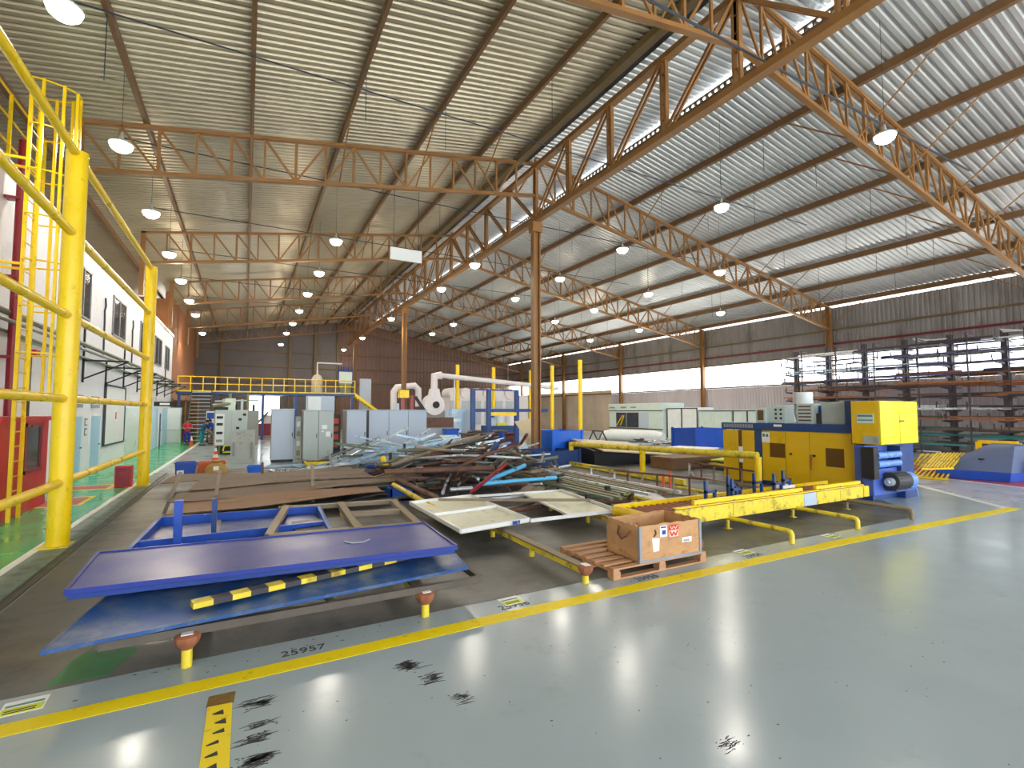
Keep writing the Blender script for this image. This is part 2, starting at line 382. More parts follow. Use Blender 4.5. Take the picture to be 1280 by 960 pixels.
# ------------------------------------------------------------------ roof, walls
Y0R, Y1R = -12.0, 66.0
RX = 10.7                                             # ridge
def zl_top(x): return 11.07 + 0.163 * (x + 4.66)      # top chord, left slope
def zl_bot(x): return 9.5 + 0.163 * (x + 4.66)
def zr_top(x): return 9.3 + 0.2 * (35 - x)            # top chord, right slope
def zr_bot(x): return 7.75 + 0.187 * (35 - x)
PD = 0.24
struct(corr_roof([-9.2, RX], [zl_top(-9.2) + PD, zl_top(RX) + PD], Y0R, Y1R), 'ceiling', M_roof_lamplit, smooth=False, recalc=False)
zr0 = zl_top(RX) + PD
struct(corr_roof([RX, 15.0], [zr0, zr_top(15.0) + PD + 0.5], Y0R, Y1R), 'ceiling_ridge_sheet', M_roof, smooth=False, recalc=False)
struct(corr_roof([14.5, 35.7], [zr_top(14.5) + PD, zr_top(35.7) + PD], Y0R, Y1R), 'ceiling_right_slope', M_roof, smooth=False, recalc=False)
# left: white office block wall, hall wall behind it
struct(MB().box(XL - .25, XL, 3, 44, 0, 7.75), 'wall_left', M_white)
struct(MB().box(XL - 4.3, XL - .25, 3, 44, 7.5, 7.75), 'wall_left_block_roof', M_whitemetal)
struct(MB().box(XL - .3, XL + .06, 3, 44.05, 7.75, 7.92), 'trim_parapet', M_whitemetal)
struct(MB().box(-9.4, -9.2, Y0R, Y1R, 0, 10.5), 'wall_left_outer', M_endsheet)
struct(MB().box(-9.2, -5.25, 44.05, 44.3, 0, 10.6), 'wall_left_return', M_brick)
struct(MB().box(-5.5, -5.25, 44.3, 66, 0, 11.2), 'wall_left_far', M_brick)
# far end wall with its bright open doorway
DX0, DX1, DZ = 0.2, 3.6, 4.3
struct(MB().box(-5.5, DX0, 66, 66.25, 0, 14.2).box(DX1, 10.2, 66, 66.25, 0, 14.2).box(DX0, DX1, 66, 66.25, DZ, 14.2), 'wall_end', M_endsheet, smooth=False)
struct(corr_wall('y', 66.0, 10.2, 35.2, 0, 14.2, 0.5, 0.05), 'wall_end_right', M_endbrown, smooth=False, recalc=False)
for x in (-2.6, 4.6, 7.5, 10.2):
    struct(MB().box(x - .15, x + .15, 65.7, 66, 0, zl_top(x)), 'trim_end_post', M_dark_beam)
for z in (5.8, 7.6, 9.4):
    struct(MB().box(-5.2, 34.8, 65.8, 66, z, z + .14), 'trim_end_girt', M_dark_beam)
struct(corr_wall('y', -12.0, -9.4, 35.2, 9.6, 13.9, 0.5, 0.05), 'wall_rear_baffle', M_endsheet, smooth=False, recalc=False)  # unseen, added behind the camera to hold sky light off the ceiling
# right wall: upper sheet, open band of daylight, lower sheet
struct(corr_wall('x', 35.0, -9, 66, 6.05, 9.28), 'wall_right_upper', M_wallsheet, smooth=False, recalc=False)
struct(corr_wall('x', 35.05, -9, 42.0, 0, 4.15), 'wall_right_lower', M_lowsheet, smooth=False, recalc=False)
struct(corr_wall('x', 35.05, 42.0, 66, 0, 4.6), 'wall_right_far', M_beige_sheet, smooth=False, recalc=False)
for z, m, r, nm in ((6.75, mat('rail_dark_red', '#6A1420', 0.5), .06, 'trim_red_rail'), (7.7, M_dark_beam, .05, 'trim_girt'), (4.15, M_dark_beam, .06, 'trim_sill_girt'), (6.05, M_dark_beam, .05, 'trim_head_girt')):
    struct(MB().box(34.82, 34.95, -9, 66, z, z + 2 * r), nm, m)

# ------------------------------------------------------------------ roof trusses
TY = [8.37, 18.94, 29.5, 40.08, 50.65, 61.2]
def truss(side, yi):
    Y = TY[yi]
    where = ORD[yi] if yi else 'nearest'
    if side == 'left':
        xa, xb, zt, zb = -4.7, XG, zl_top, zl_bot; n = 16
        lab = f'{where} ochre lattice roof truss from the yellow railing side up to the ridge'
    else:
        xa, xb, zt, zb = XG, 34.9, zr_top, zr_bot; n = 22
        lab = f'{where} ochre lattice roof truss sloping from the ridge down to the daylight wall'
    t = thing('roof_truss', lab, 'roof truss', ((xa + xb) / 2, Y, zb((xa + xb) / 2)), 0, 'ochre lattice roof trusses')
    def nb(nm, f):
        m = MB(); f(m); return m.build(nm, M_orange, t, world=True, smooth=False)
    e = .06
    nb('top_chord', lambda m: (m.bar((xa, Y - e, zt(xa) - .06), (xb, Y - e, zt(xb) - .06), .08, .1), m.bar((xa, Y + e, zt(xa) - .06), (xb, Y + e, zt(xb) - .06), .08, .1)))
    nb('bottom_chord', lambda m: m.bar((xa, Y, zb(xa)), (xb, Y, zb(xb)), .17, .12))
    for i in range(n + 1):
        x = xa + (xb - xa) * i / n
        s_ = .07 if i % 2 else .09
        nb('vertical_post', lambda m: m.bar((x, Y, zb(x)), (x, Y, zt(x) - .05), s_, s_))
        if i < n:
            x2 = xa + (xb - xa) * (i + 1) / n
            if side == 'left': a, b = ((x, zt(x) - .08), (x2, zb(x2))) if (i % 4) < 2 or xa + i < 1 else ((x, zb(x)), (x2, zt(x2) - .08))
            else: a, b = ((x, zt(x) - .08), (x2, zb(x2)))
            if side == 'right' and i > 11 and i % 2: a, b = ((x, zb(x)), (x2, zt(x2) - .08))
            nb('diagonal_brace', lambda m: m.bar((a[0], Y, a[1]), (b[0], Y, b[1]), .06, .07))
    # knee braces from the bottom chord up to the purlins
    for j, x in enumerate(LPX if side == 'left' else RPX):
        for sgn in ((-1, 1) if side == 'right' else (-1,)):
            if side == 'left' and x < -3: continue
            nb('knee_brace', lambda m: m.tube([(x, Y, zb(x)), (x, Y + sgn * 2.3, zt(x) + .02)], .028, 6))
LPX = [-8.9, -5.97, -3.04, -0.07, 2.86, 5.8, 8.6]
RPX = [17.3, 20.18, 23.06, 25.94, 28.82, 31.7, 34.6]
for yi in range(6):
    truss('left', yi); truss('right', yi)
for j, x in enumerate(LPX):
    o = MB().prism([(x - .05, zl_top(x) - .02), (x + .06, zl_top(x) + .0), (x + .06, zl_top(x) + PD), (x - .05, zl_top(x) + PD - .01)], 'y', Y0R, Y1R).build('roof_purlin', M_purlin, smooth=False)
    tag(o, f'long ochre roof purlin on the slope above the yellow railing, {NTH[len(LPX) - 1 - j]} from the ridge', 'purlin', 'left slope purlins')
for j, x in enumerate(RPX):
    o = MB().prism([(x - .08, zr_top(x) - .02), (x + .08, zr_top(x) - .02), (x + .08, zr_top(x) + PD - .02), (x - .08, zr_top(x) + PD + .01)], 'y', Y0R, Y1R).build('roof_purlin', M_purlin, smooth=False)
    tag(o, f'brown purlin on the slope towards the daylight wall, {NTH[j]} from the girder', 'purlin', 'right slope purlins')
o = MB().prism([(14.5, zr_top(14.5) - .04), (14.72, zr_top(14.72) - .04), (14.72, zr_top(14.72) + PD - .03), (14.5, zr_top(14.5) + PD - .02)], 'y', Y0R, Y1R).build('gap_purlin', M_purlin, smooth=False)
tag(o, 'brown purlin under the bright slit where the two roof sheets overlap', 'purlin')
# closure strip: comb of little posts letting daylight through the slit
o_ = MB(); y = Y0R
while y < Y1R - .2:
    o_.box(14.62, 14.66, y, y + .11, zr_top(14.62) + PD + .08, zr_top(14.62) + PD + .27); y += .26
o_.box(14.61, 14.67, Y0R + .05, Y1R - .05, zr_top(14.62) + PD + .25, zr_top(14.62) + PD + .30).box(14.61, 14.67, Y0R + .05, Y1R - .05, zr_top(14.62) + PD + .06, zr_top(14.62) + PD + .1)
tag(o_.build('toothed_closure_strip', M_dark_beam, smooth=False), 'toothed strip with daylight between its teeth along the roof slit', 'closure strip')
o = MB().box(RX - .28, RX + .02, Y0R, Y1R, zl_top(RX) - .12, zl_top(RX) + .14).build('ridge_beam', M_dark_beam, smooth=False)
tag(o, 'olive brown ridge beam running along the top of the roof', 'beam')
o = MB().box(RX + .06, RX + .3, Y0R, Y1R, zl_top(RX) - .02, zl_top(RX) + .16).build('ridge_gutter', M_black, smooth=False)
tag(o, 'black strip running beside the olive ridge beam', 'gutter')
# central lattice girder under the ridge, with its columns
t = thing('lattice_girder', 'long ochre lattice girder carried by the central columns', 'girder', (XG, 18.94, 10.95))
ZB, ZT = 10.95, 13.5
MB().box(XG - .14, XG + .14, Y0R, Y1R - .2, ZB - .1, ZB + .1).build('bottom_chord', M_orange, t, world=True, smooth=False)
MB().box(XG - .14, XG + .14, Y0R, Y1R - .2, ZT - .12, ZT + .06).build('top_chord', M_orange, t, world=True, smooth=False)
n = 28; st = 2.643
for i in range(-6, 22):
    y = 18.94 + i * st
    if not (Y0R < y < Y1R - .2): continue
    m = MB()
    for d in (-.09, .09): m.box(XG - .07, XG + .07, y + d - .035, y + d + .035, ZB, ZT)
    for q in range(4): m.box(XG - .06, XG + .06, y - .1, y + .1, ZB + .5 + q * .5, ZB + .54 + q * .5)
    m.build('vertical_post', M_orange, t, world=True, smooth=False)
    a, b = (ZB, ZT) if (i % 8) < 4 else (ZT, ZB)
    m = MB()
    y2 = min(y + st, Y1R - .2)
    for d in (-.07, .07): m.bar((XG + d, y, a), (XG + d, y2, b), .05, .1)
    m.build('diagonal_brace', M_orange, t, world=True, smooth=False)
for k, y in enumerate((18.94, 40.08, 61.2)):
    t = thing('steel_column', f'{ORD[k]} ochre steel column under the central lattice girder', 'column', (XG, y, 0), 0, 'central columns')
    m = MB(); w = .15
    for sx in (-1, 1):
        m.box(sx * w - .03, sx * w + .03, -.14, .14, 0.02, 10.86)
    m.box(-w, w, -.02, .02, 0.02, 10.86); m.build('shaft', M_orange, t, smooth=False)
    MB().box(-.28, .28, -.25, .25, 0, .03).build('base_plate', M_orange, t)
    MB().box(-.25, .25, -.2, .2, 10.4, 10.85).build('head_plate', M_orange, t)
for k, y in enumerate([8.37] + TY[1:]):
    t = thing('eave_column', f'{ORD[k]} ochre steel column standing along the daylight wall', 'column', (34.7, y, 0), 0, 'daylight wall columns')
    MB().box(-.14, .14, -.16, -.12, 0, 9.28).box(-.14, .14, .12, .16, 0, 9.28).box(-.02, .02, -.13, .13, 0, 9.28).build('shaft', M_orange, t, smooth=False)
    MB().box(-.22, .22, -.25, .25, 0, .03).build('base_plate', M_orange, t)
for k, y in enumerate(TY):
    o = MB().box(-4.75, -4.55, y - .1, y + .1, 7.92, zl_top(-4.65)).build('stub_column', M_orange, smooth=False)
    tag(o, f'{ORD[k]} short ochre post standing on the white block parapet', 'column', 'parapet posts')

# cross pipes and hanging rods
for k, y in enumerate((7.6, 13.65, 19.9, 26.2, 32.5, 38.8, 45)):
    m = MB().tube([(-3.9, y, 11.2), (23.5, y, 11.18)], .022 if k else .032, 6)
    o = m.build('conduit_pipe', M_cable); tag(o, f'{ORD[k]} thin dark conduit crossing the hall under the roof', 'conduit', 'cross conduits')
rods = []
for yb in (11.0, 13.7, 16.3, 24.2, 34.8):
    for x in LPX[2:]:
        if random.random() < .45: rods.append((x, yb + random.uniform(-.8, .8), zl_top(x), 1.6))
    for x in RPX[:-1]:
        if random.random() < .85: rods.append((x, yb + random.uniform(-.8, .8), zr_top(x), random.uniform(.8, 1.9)))
rod0 = None
for (x, y, z, l) in rods:
    o = MB().tube([(x, y, z), (x, y, z - l)], .011, 5).build('hanging_rod', M_cable)
    tag(o, 'thin dark rod hanging straight down from a roof purlin', 'rod', 'thin rods hanging from the purlins')

# ------------------------------------------------------------------ lamps
def lamp(label, group, x, y, z, first=[None]):
    t = thing('bay_lamp', label, 'ceiling lamp', (x, y, z), 0, group)
    if first[0] is None:
        a = MB()._lathe([(.27, -.01), (.28, .02), (.22, .07), (.08, .1), (.05, .2), (.02, .33)], (0, 0, 0), 20).build('housing', M_lampbody, t)
        b = MB()._lathe([(.05, -.2), (.15, -.18), (.23, -.11), (.265, -.01)], (0, 0, 0), 20).build('lens', M_lens, t)
        first[0] = (a, b)
    else:
        for q in first[0]:
            w = q.copy(); COL.objects.link(w); w.parent = t
    top = (zl_top(x) if x < 11 else zr_top(x)) + PD + .01 - z
    MB().tube([(0, 0, .33), (0, 0, top)], .007, 5).build('hanging_cord', M_cable, t)
    l = bpy.data.lights.new('lamp_light', 'SPOT'); l.energy = LAMP_W; l.spot_size = math.radians(172); l.spot_blend = .5; l.shadow_soft_size = .22; l.color = (1, .93, .80)
    lo = bpy.data.objects.new('lamp_light', l); COL.objects.link(lo); lo.parent = t; lo.location = (0, 0, -.35)
    if y > 25:                                    # added warm fill without a real source, brightens the far roof
        g = bpy.data.lights.new('roof_fill_glow', 'POINT'); g.energy = LAMP_W * .45; g.shadow_soft_size = .22; g.color = (1, .82, .6)
        go = bpy.data.objects.new('roof_fill_glow', g); COL.objects.link(go); go.parent = t; go.location = (0, 0, -.38)
    return t
rows = [('above the green walkway', [(-3.0, 11.03, 9.3), (-3.1, 16.1, 9.3), (-3.15, 21.2, 9.3), (-3.2, 26.4, 9.3), (-3.25, 31.5, 9.3), (-3.35, 37.0, 9.3), (-3.4, 42.2, 9.3), (-3.6, 51.8, 9.3)]),
        ('midway between walkway and central columns', [(3.33, 22.6, 9.8), (3.33, 28.3, 9.8), (3.3, 33.75, 9.8), (3.33, 39.7, 9.8), (3.35, 45.7, 9.8), (3.25, 51.6, 9.8), (3.27, 60.5, 9.8)]),
        ('beside the central lattice girder', [(10.2, 22.9, 9.8), (10.4, 28.4, 9.8), (10.2, 39.5, 9.8), (10.3, 51.2, 9.8), (10.3, 62, 9.8)]),
        ('first row beyond the lattice girder', [(15.7, 6.86, 10.0), (15.7, 12.3, 10.0), (15.7, 17.9, 10.0), (15.95, 23.6, 10.0), (16.1, 29.3, 10.0), (15.6, 39.5, 9.8), (15.7, 45.3, 9.8)]),
        ('second row beyond the lattice girder', [(21.2, 16.8, 9.4), (21.4, 22.1, 9.4), (21.4, 27.4, 9.4), (21.4, 32.4, 9.4)]),
        ('row nearest the daylight wall', [(27.6, 21.9, 8.8), (27.6, 29.6, 8.8), (27.6, 36, 8.8)])]
for nm, pts in rows:
    for k, p in enumerate(pts):
        lamp(f'{ORD[k]} glowing round lamp in the row {nm}' if 'row' not in nm else f'{ORD[k]} glowing round lamp, {nm}', 'round ceiling lamps', *p)
t = thing('hanging_board', 'plain white board hanging below the roof left of the central column', 'board', (5.47, 19.0, 8.2), 0)
MB().box(-.64, .64, -.03, .03, 0, .5).build('board', M_paper, t, bevel=.01)
for sx in (-.5, .5): MB().tube([(sx, 0, .5), (sx, 0, zl_bot(5.4) - 8.2)], .012, 5).build('hanging_wire', M_cable, t)
q = AY(893, 408, 28.5)
t = thing('hanging_board', 'small white board hanging by an eave column on the daylight wall', 'board', (q.x, 28.5, q.z - .2), 0)
MB().box(-.45, .45, -.03, .03, 0, .42).build('board', M_paper, t)
for sx in (-.35, .35): MB().tube([(sx, 0, .42), (sx, 0, zr_bot(q.x) - q.z + .3)], .012, 5).build('hanging_wire', M_cable, t)

# ------------------------------------------------------------------ left side: railing, booth, ladder, wall fittings
t = thing('guard_barrier', 'tall yellow steel barrier of thick posts and five long rails beside the walkway', 'barrier', (-2.63, 10.54, 0))
for k, y in enumerate((3.1, 10.54, 17.97)):
    p = MB().tube([(-2.6, y, 0.05), (-2.6, y, 6.55)], .15, 24).build('post', M_yellow, t, world=True)
    MB().box(-2.82, -2.43, y - .2, y + .2, .05, .07).build('base_plate', M_yel_worn, t, world=True)
for y0, y1 in ((3.1, 10.54), (10.54, 17.97)):
    for z in (6.5, 5.15, 3.78, 2.42, 1.06):
        MB().tube([(-2.6, y0 + .05, z), (-2.6, y1 - .05, z)], .065, 12).build('rail', M_yellow, t, world=True)
# red booth against the wall
t = thing('red_booth', 'red painted brick booth with a dark window against the white wall', 'booth', (-4.45, 14.6, 0))
MB().box(-4.85, -4.2, 13.2, 15.9, 0, 2.05).box(-4.87, -4.16, 13.15, 15.95, 2.0, 2.1).build('body', M_red, t, world=True)
w = MB()
for (a, b, c, d) in ((14.35, 14.43, .85, 1.95), (15.3, 15.38, .85, 1.95), (14.35, 15.38, .85, .93), (14.35, 15.38, 1.87, 1.95)): w.box(-4.2, -4.15, a, b, c, d)
w = w.build('window_frame', M_darkred, t, world=True)
MB().box(-4.2, -4.18, 14.43, 15.3, .93, 1.87).build('pane', M_glass, t, world=True)
# ladder with safety cage
t = thing('caged_ladder', 'yellow fixed ladder in a hooped safety cage on the white wall', 'ladder', (-4.3, 13.75, 0))
for y in (13.45, 13.95): MB().box(-4.12, -4.06, y - .03, y + .03, 0.005, 9.1).build('stile', M_yellow, t, world=True)
for i in range(29):
    z = .3 + i * .3; MB().tube([(-4.09, 13.45, z), (-4.09, 13.95, z)], .014, 6).build('rung', M_yellow, t, world=True)
cy, R = 13.7, .42
def hoop(a): return (-4.06 + .02 + R * 1.6 * math.sin(a), cy - R * math.cos(a))
for i in range(8):
    z = 2.45 + i * .95
    pts = [(-4.09, 13.45, z)] + [(*hoop(a), z) for a in [math.pi * k / 12 for k in range(13)]] + [(-4.09, 13.95, z)]
    MB().tube(pts, .018, 6).build('hoop', M_yellow, t, world=True)
for k in (1, 3, 5, 7, 9, 11):
    x, y = hoop(math.pi * k / 12); MB().box(x - .025, x + .025, y - .025, y + .025, 2.42, 9.12).build('cage_bar', M_yellow, t, world=True)
for z in (2.6, 5.2, 7.4):
    for y in (13.45, 13.95): MB().box(-4.885, -4.08, y - .02, y + .02, z, z + .05).build('wall_bracket', M_yellow, t, world=True)
# platform and guard beside the ladder top, red riser
o = MB().tube([(-4.62, 14.95, 2.11), (-4.62, 14.95, 8.4)], .1, 14)
t = thing('fire_riser', 'dark red vertical pipe rising from the booth roof', 'pipe', (-4.62, 14.95, 2.11))
o.build('pipe', M_darkred, t, world=True)
for z in (3.4, 5.2, 7.0): MB().box(-4.885, -4.6, 14.83, 15.07, z, z + .06).build('clamp', M_darkred, t, world=True)
t = thing('parapet_handrail', 'yellow handrail frame standing on the parapet behind the ladder', 'handrail', (-5.0, 15.6, 7.92))
for (x, y) in ((-5.0, 14.3), (-5.0, 15.3), (-5.0, 16.4), (-5.0, 17.5)): MB().box(x - .03, x + .03, y - .03, y + .03, 7.92, 9.6).build('post', M_yellow, t, world=True)
for z in (8.4, 9.0, 9.58): MB().tube([(-5, 14.3, z), (-5, 17.5, z)], .025, 6).build('rail', M_yellow, t, world=True)
t = thing('valve_standpipe', 'thin dark pole with red valve head by the booth window', 'valve', (-4.55, 15.75, 2.1))
MB().tube([(-4.55, 15.75, 2.1), (-4.55, 15.75, 3.6)], .03, 8).build('pole', M_cable, t, world=True)
MB().box(-4.62, -4.42, 15.6, 15.9, 3.55, 3.68).build('valve_head', M_red, t, world=True)
t = thing('red_hose_box', 'small red box standing on the green walkway edge', 'box', (-3.1, 18.3, .004))
MB().box(-.2, .2, -.15, .15, 0, .62).build('body', M_red, t, bevel=.01)
MB().box(-.17, .17, -.16, -.15, .05, .57).build('door', M_darkred, t)
# wall windows (upper storey) and doors (ground floor)
for k, (y0, y1, z0, z1) in enumerate(((20.2, 22.0, 5.35, 7.05), (25.3, 27.7, 5.35, 7.0), (31.2, 33.2, 5.2, 6.9), (36.0, 38.6, 5.1, 6.8), (40.2, 42.2, 5.1, 6.7))):
    r = thing(f'window_{k + 1}', None, None, (XL, (y0 + y1) / 2, z0)); r['kind'] = 'structure'
    m = MB(); e = .07
    m.box(XL, XL + .05, y0, y0 + e, z0, z1).box(XL, XL + .05, y1 - e, y1, z0, z1).box(XL, XL + .05, y0, y1, z0, z0 + e).box(XL, XL + .05, y0, y1, z1 - e, z1).box(XL, XL + .05, (y0 + y1) / 2 - .03, (y0 + y1) / 2 + .03, z0, z1)
    m.build('window_frame', M_winframe, r, world=True)
    MB().box(XL, XL + .02, y0 + e, y1 - e, z0 + e, z1 - e).build('pane', M_glass, r, world=True)
for k, (y0, y1, z1, louv) in enumerate(((20.6, 21.6, 2.05, 1), (22.7, 24.0, 2.05, 1), (33.5, 34.5, 2.1, 0), (38.6, 39.4, 2.1, 0))):
    r = thing(f'door_{k + 1}', None, None, (XL, (y0 + y1) / 2, 0.005)); r['kind'] = 'structure'
    MB().box(XL, XL + .05, y0 - .08, y0, 0.005, z1).box(XL, XL + .05, y1, y1 + .08, 0.005, z1).box(XL, XL + .05, y0 - .08, y1 + .08, z1, z1 + .08).build('door_frame', M_whitemetal, r, world=True)
    m = MB().box(XL, XL + .03, y0, y1, 0.005, z1)
    if louv:
        for q in range(20): m.box(XL + .03, XL + .045, y0 + .1, y1 - .1, .2 + q * .09, .25 + q * .09)
    m.build('door_leaf', M_lblue if louv else M_blue_frame, r, world=True)
    MB().tube([(XL + .03, y1 - .12, 1.0), (XL + .09, y1 - .12, 1.0)], .02, 8).build('door_handle', M_black, r, world=True)
for (y0, z0, lab) in ((21.1, 2.35, 'grey sign over the first pale blue door'), (23.3, 2.35, 'grey sign over the second pale blue door')):
    t = thing('door_sign', lab, 'sign', (XL + .005, y0, z0))
    MB().box(0, .03, -.55, .55, 0, .42).build('board', mat('grey_sign', '#8F93A0', 0.5), t)
    MB().box(.03, .035, -.45, .45, .12, .17).box(.03, .035, -.4, .4, .24, .29).build('print', M_paper, t)
for (z, lab) in ((1.72, 'upper small dark notice between the pale blue doors'), (1.38, 'lower small dark notice between the pale blue doors')):
    t = thing('wall_notice', lab, 'notice', (XL + .005, 22.2, z))
    MB().box(0, .02, -.14, .14, 0, .26).build('backing', M_winframe, t)
    MB().box(.02, .023, -.11, .11, .05, .2).build('sheet', M_paper, t)
t = thing('sliding_gate', 'large white framed sliding panel on the white wall past the doors', 'panel', (XL + .01, 26.3, .9))
MB().box(0, .05, -1.75, 1.75, 0, 2.35).build('panel', M_whitemetal, t)
m = MB()
for (a, b, c, d) in ((-1.8, -1.73, 0, 2.4), (1.73, 1.8, 0, 2.4), (-1.8, 1.8, -.05, .02), (-1.8, 1.8, 2.33, 2.4)): m.box(0, .08, a, b, c, d)
m.build('frame', M_cable, t)
MB().box(.05, .07, -.2, .2, .9, 1.5).build('notice', M_paper, t)
MB().box(.07, .075, -.1, .1, 1.0, 1.3).build('red_print', M_red_print, t)
for k, (x, z, r_) in enumerate(((-4.72, 4.42, .07), (-4.6, 4.2, .05), (-4.75, 4.0, .04))):
    o = MB().tube([(x, 6, z), (x, 44, z)], r_, 8).build('wall_pipe', M_greypipe if k != 1 else M_winframe)
    tag(o, f'{["topmost", "middle", "lowest"][k]} of the grey pipes running along the white wall', 'pipe', 'wall pipes')
for k, y in enumerate((21.5, 24.6, 27.8, 31, 34.2, 37.4, 40.6)):
    t = thing('wall_bracket', f'{ORD[k]} black triangular pipe bracket sticking out from the white wall', 'bracket', (XL, y, 3.3), 0, 'black wall brackets')
    MB().bar((XL, y, 3.95), (XL + 1.25, y, 3.95), .05, .06).build('arm', M_black, t, world=True)
    MB().bar((XL, y, 3.3), (XL + 1.2, y, 3.92), .04, .05).build('strut', M_black, t, world=True)
    MB().box(XL, XL + .05, y - .04, y + .04, 3.2, 5.2 if k % 2 == 0 else 4.2).build('upright', M_black, t, world=True)
for k, y in enumerate((24.0, 29.3)):
    pts = [(XL + .03, y, 6.6), (XL + .03, y + .1, 6.3), (XL + .03, y - .05, 6.1), (XL + .03, y, 5.7), (XL + .03, y + .03, 4.4)]
    tag(MB().tube(pts, .03, 6).build('wall_cable', M_cable), f'dark cable dropping down the white wall, {NTH[k]} of the two between windows', 'cable', 'wall cables')
t = thing('exit_sign', 'small dark sign hanging over the walkway far along the white wall', 'sign', (-4.5, 36.5, 2.55))
MB().box(-.39, .6, -.03, .03, 0, .28).build('board', M_black, t); MB().box(-.1, .4, -.035, -.03, .08, .2).build('print', M_paper, t)
for sx in (-.3, .5): MB().tube([(sx, 0, .28), (sx, 0, 1.35)], .012, 5).build('rod', M_cable, t)
m_ = thing('wall_cabinet', 'tall pale cyan cabinet at the far end of the green walkway', 'cabinet', (-4.5, 42.5, .005))
MB().box(-.4, .45, -.35, .35, .9, 2.5).build('upper_case', mat('pale_cyan_enamel', '#C6E2E8', 0.4), m_, bevel=.02)
MB().box(-.4, .45, -.33, .33, 0, .9).build('lower_case', M_whitemetal, m_)
MB().box(-.35, .4, -.37, -.35, .95, 2.45).build('door', M_paper, m_)
# far wall white cabinet doors further back on the walkway
o = MB().box(XL, XL + .06, 28.6, 33.0, 0.01, 2.4); struct(o, 'trim_wall_panel', M_booth)
# doors are reflections-free pale panels further on
o = MB().box(XL, XL + .06, 35.2, 38.0, 0.01, 2.5).box(XL, XL + .06, 40.0, 43.0, 0.01, 2.5); struct(o, 'trim_wall_panel', M_lblue)

# ------------------------------------------------------------------ blue panels and frames on the low rails
def rail_beam(x, y0, y1, label, cap=True, ztop=.25):
    t = thing('storage_rail', label, 'floor rail', (x, y0, 0.003), 0, 'low storage rails')
    MB().box(x - .05, x + .05, y0 + .02, y1, ztop - .1, ztop - .02).build('beam', M_yel_worn, t, world=True, bevel=.006)
    MB().box(x - .065, x + .065, y0 + .1, y1, ztop - .02, ztop).build('top_plate', M_taupe, t, world=True)
    ys = [y0 + .02]; 
    while ys[-1] + 1.35 < y1: ys.append(ys[-1] + 1.35)
    for y in ys: MB().tube([(x, y, .004), (x, y, ztop - .08)], .042, 12).build('leg', M_yel_worn, t, world=True)
    if cap:
        MB()._lathe([(.05, -.1), (.085, -.06), (.1, -.02), (.1, .01), (.07, .03)], (x, y0 + .02, ztop - .01), 8).build('end_cap', M_brown, t, world=True)
        MB().box(x - .045, x + .045, y0 - .04, y0 + .07, ztop + .02, ztop + .026).build('cap_label', M_paper, t, world=True)
rail_beam(-0.39, 5.17, 10.4, 'low floor rail with brown capped yellow post under the left of the blue panels', ztop=.27)
rail_beam(1.76, 5.2, 10.4, 'low floor rail with brown capped yellow post at the right of the blue panels', ztop=.25)
rail_beam(3.9, 5.21, 10.5, 'long yellow floor rail ending beside the wooden pallet', ztop=.22)
rail_beam(6.05, 5.3, 10.5, 'yellow floor rail largely hidden behind the wooden pallet', ztop=.25)
def rail_pipe(x, y0, y1, label):
    t = thing('storage_rail', label, 'floor rail', (x, y0, 0.003), 0, 'low storage rails')
    zt = .205
    MB().tube([(x, y0, .005), (x, y0, zt - .05), (x, y0 + .02, zt - .01), (x, y0 + .06, zt), (x, y1, zt)], .042, 12).build('bent_pipe', M_yel_worn if x < 11 else M_taupe, t, world=True)
    y = y0 + 1.25
    while y < y1:
        MB().tube([(x, y, .005), (x, y, zt)], .036, 10).build('leg', M_yel_worn if x < 11 else M_taupe, t, world=True)
        MB().box(x - .06, x + .06, y - .06, y + .06, .003, .012).build('foot_plate', M_yel_worn, t, world=True); y += 1.25
rail_pipe(8.08, 5.12, 9.6, 'bent yellow pipe rail, first to the right of the crate')
rail_pipe(10.15, 5.15, 9.6, 'bent yellow pipe rail, second to the right of the crate')
rail_pipe(12.05, 5.08, 8.6, 'bent brownish pipe rail in front of the machine motor')

def tray(name, label, cat, pts, th, m, rim=.02, lip=.0, under=None, mrim=None):
    """flat steel panel with folded rim; pts = 4 top corners (3D)"""
    c = sum((Vector(p) for p in pts), Vector()) / 4
    t = thing(name, label, cat, (c.x, c.y, c.z - th))
    P = [Vector(p) for p in pts]
    dn = Vector((0, 0, -1))
    MB().hexa([p + dn * th for p in P], P).build('sheet', m, t, world=True, bevel=.004)
    if rim:
        for i in range(4):
            a, b = P[i], P[(i + 1) % 4]
            ca = a + (c - a).normalized() * rim * .6; cb = b + (c - b).normalized() * rim * .6
            MB().bar(ca + Vector((0, 0, lip / 2 - .004)), cb + Vector((0, 0, lip / 2 - .004)), rim, lip + .012).build('rim', mrim or m, t, world=True)
    return t
# dark frame at the bottom
t = thing('steel_skid', 'grey steel frame under the lower blue panel, its corner sticking out', 'frame', (1, 5.6, .26))
for (a, b) in (((-1.0, 5.22, .3), (2.42, 5.24, .29)), ((2.42, 5.24, .29), (2.42, 5.95, .29)), ((-1.0, 5.95, .3), (2.42, 5.95, .29)), ((-1.0, 5.22, .3), (-1.0, 5.95, .3)), ((.8, 5.22, .3), (.8, 5.95, .3))):
    MB().bar(a, b, .06, .07).build('bar', M_darktaupe, t, world=True)
tray('steel_tray', 'lower worn blue steel panel with its left corner jutting towards the walkway', 'panel', [(-1.31, 5.02, .41), (2.35, 5.42, .39), (2.42, 6.05, .40), (-1.0, 6.75, .47)], .035, M_blue_worn, .03, .0)
t = thing('hazard_beam', 'yellow and black striped beam wedged between the two blue panels', 'beam', (.6, 5.7, .42))
m1 = MB(); m2 = MB()
a = Vector((-.38, 5.37, .465)); b = Vector((1.75, 5.95, .455)); nseg = 14
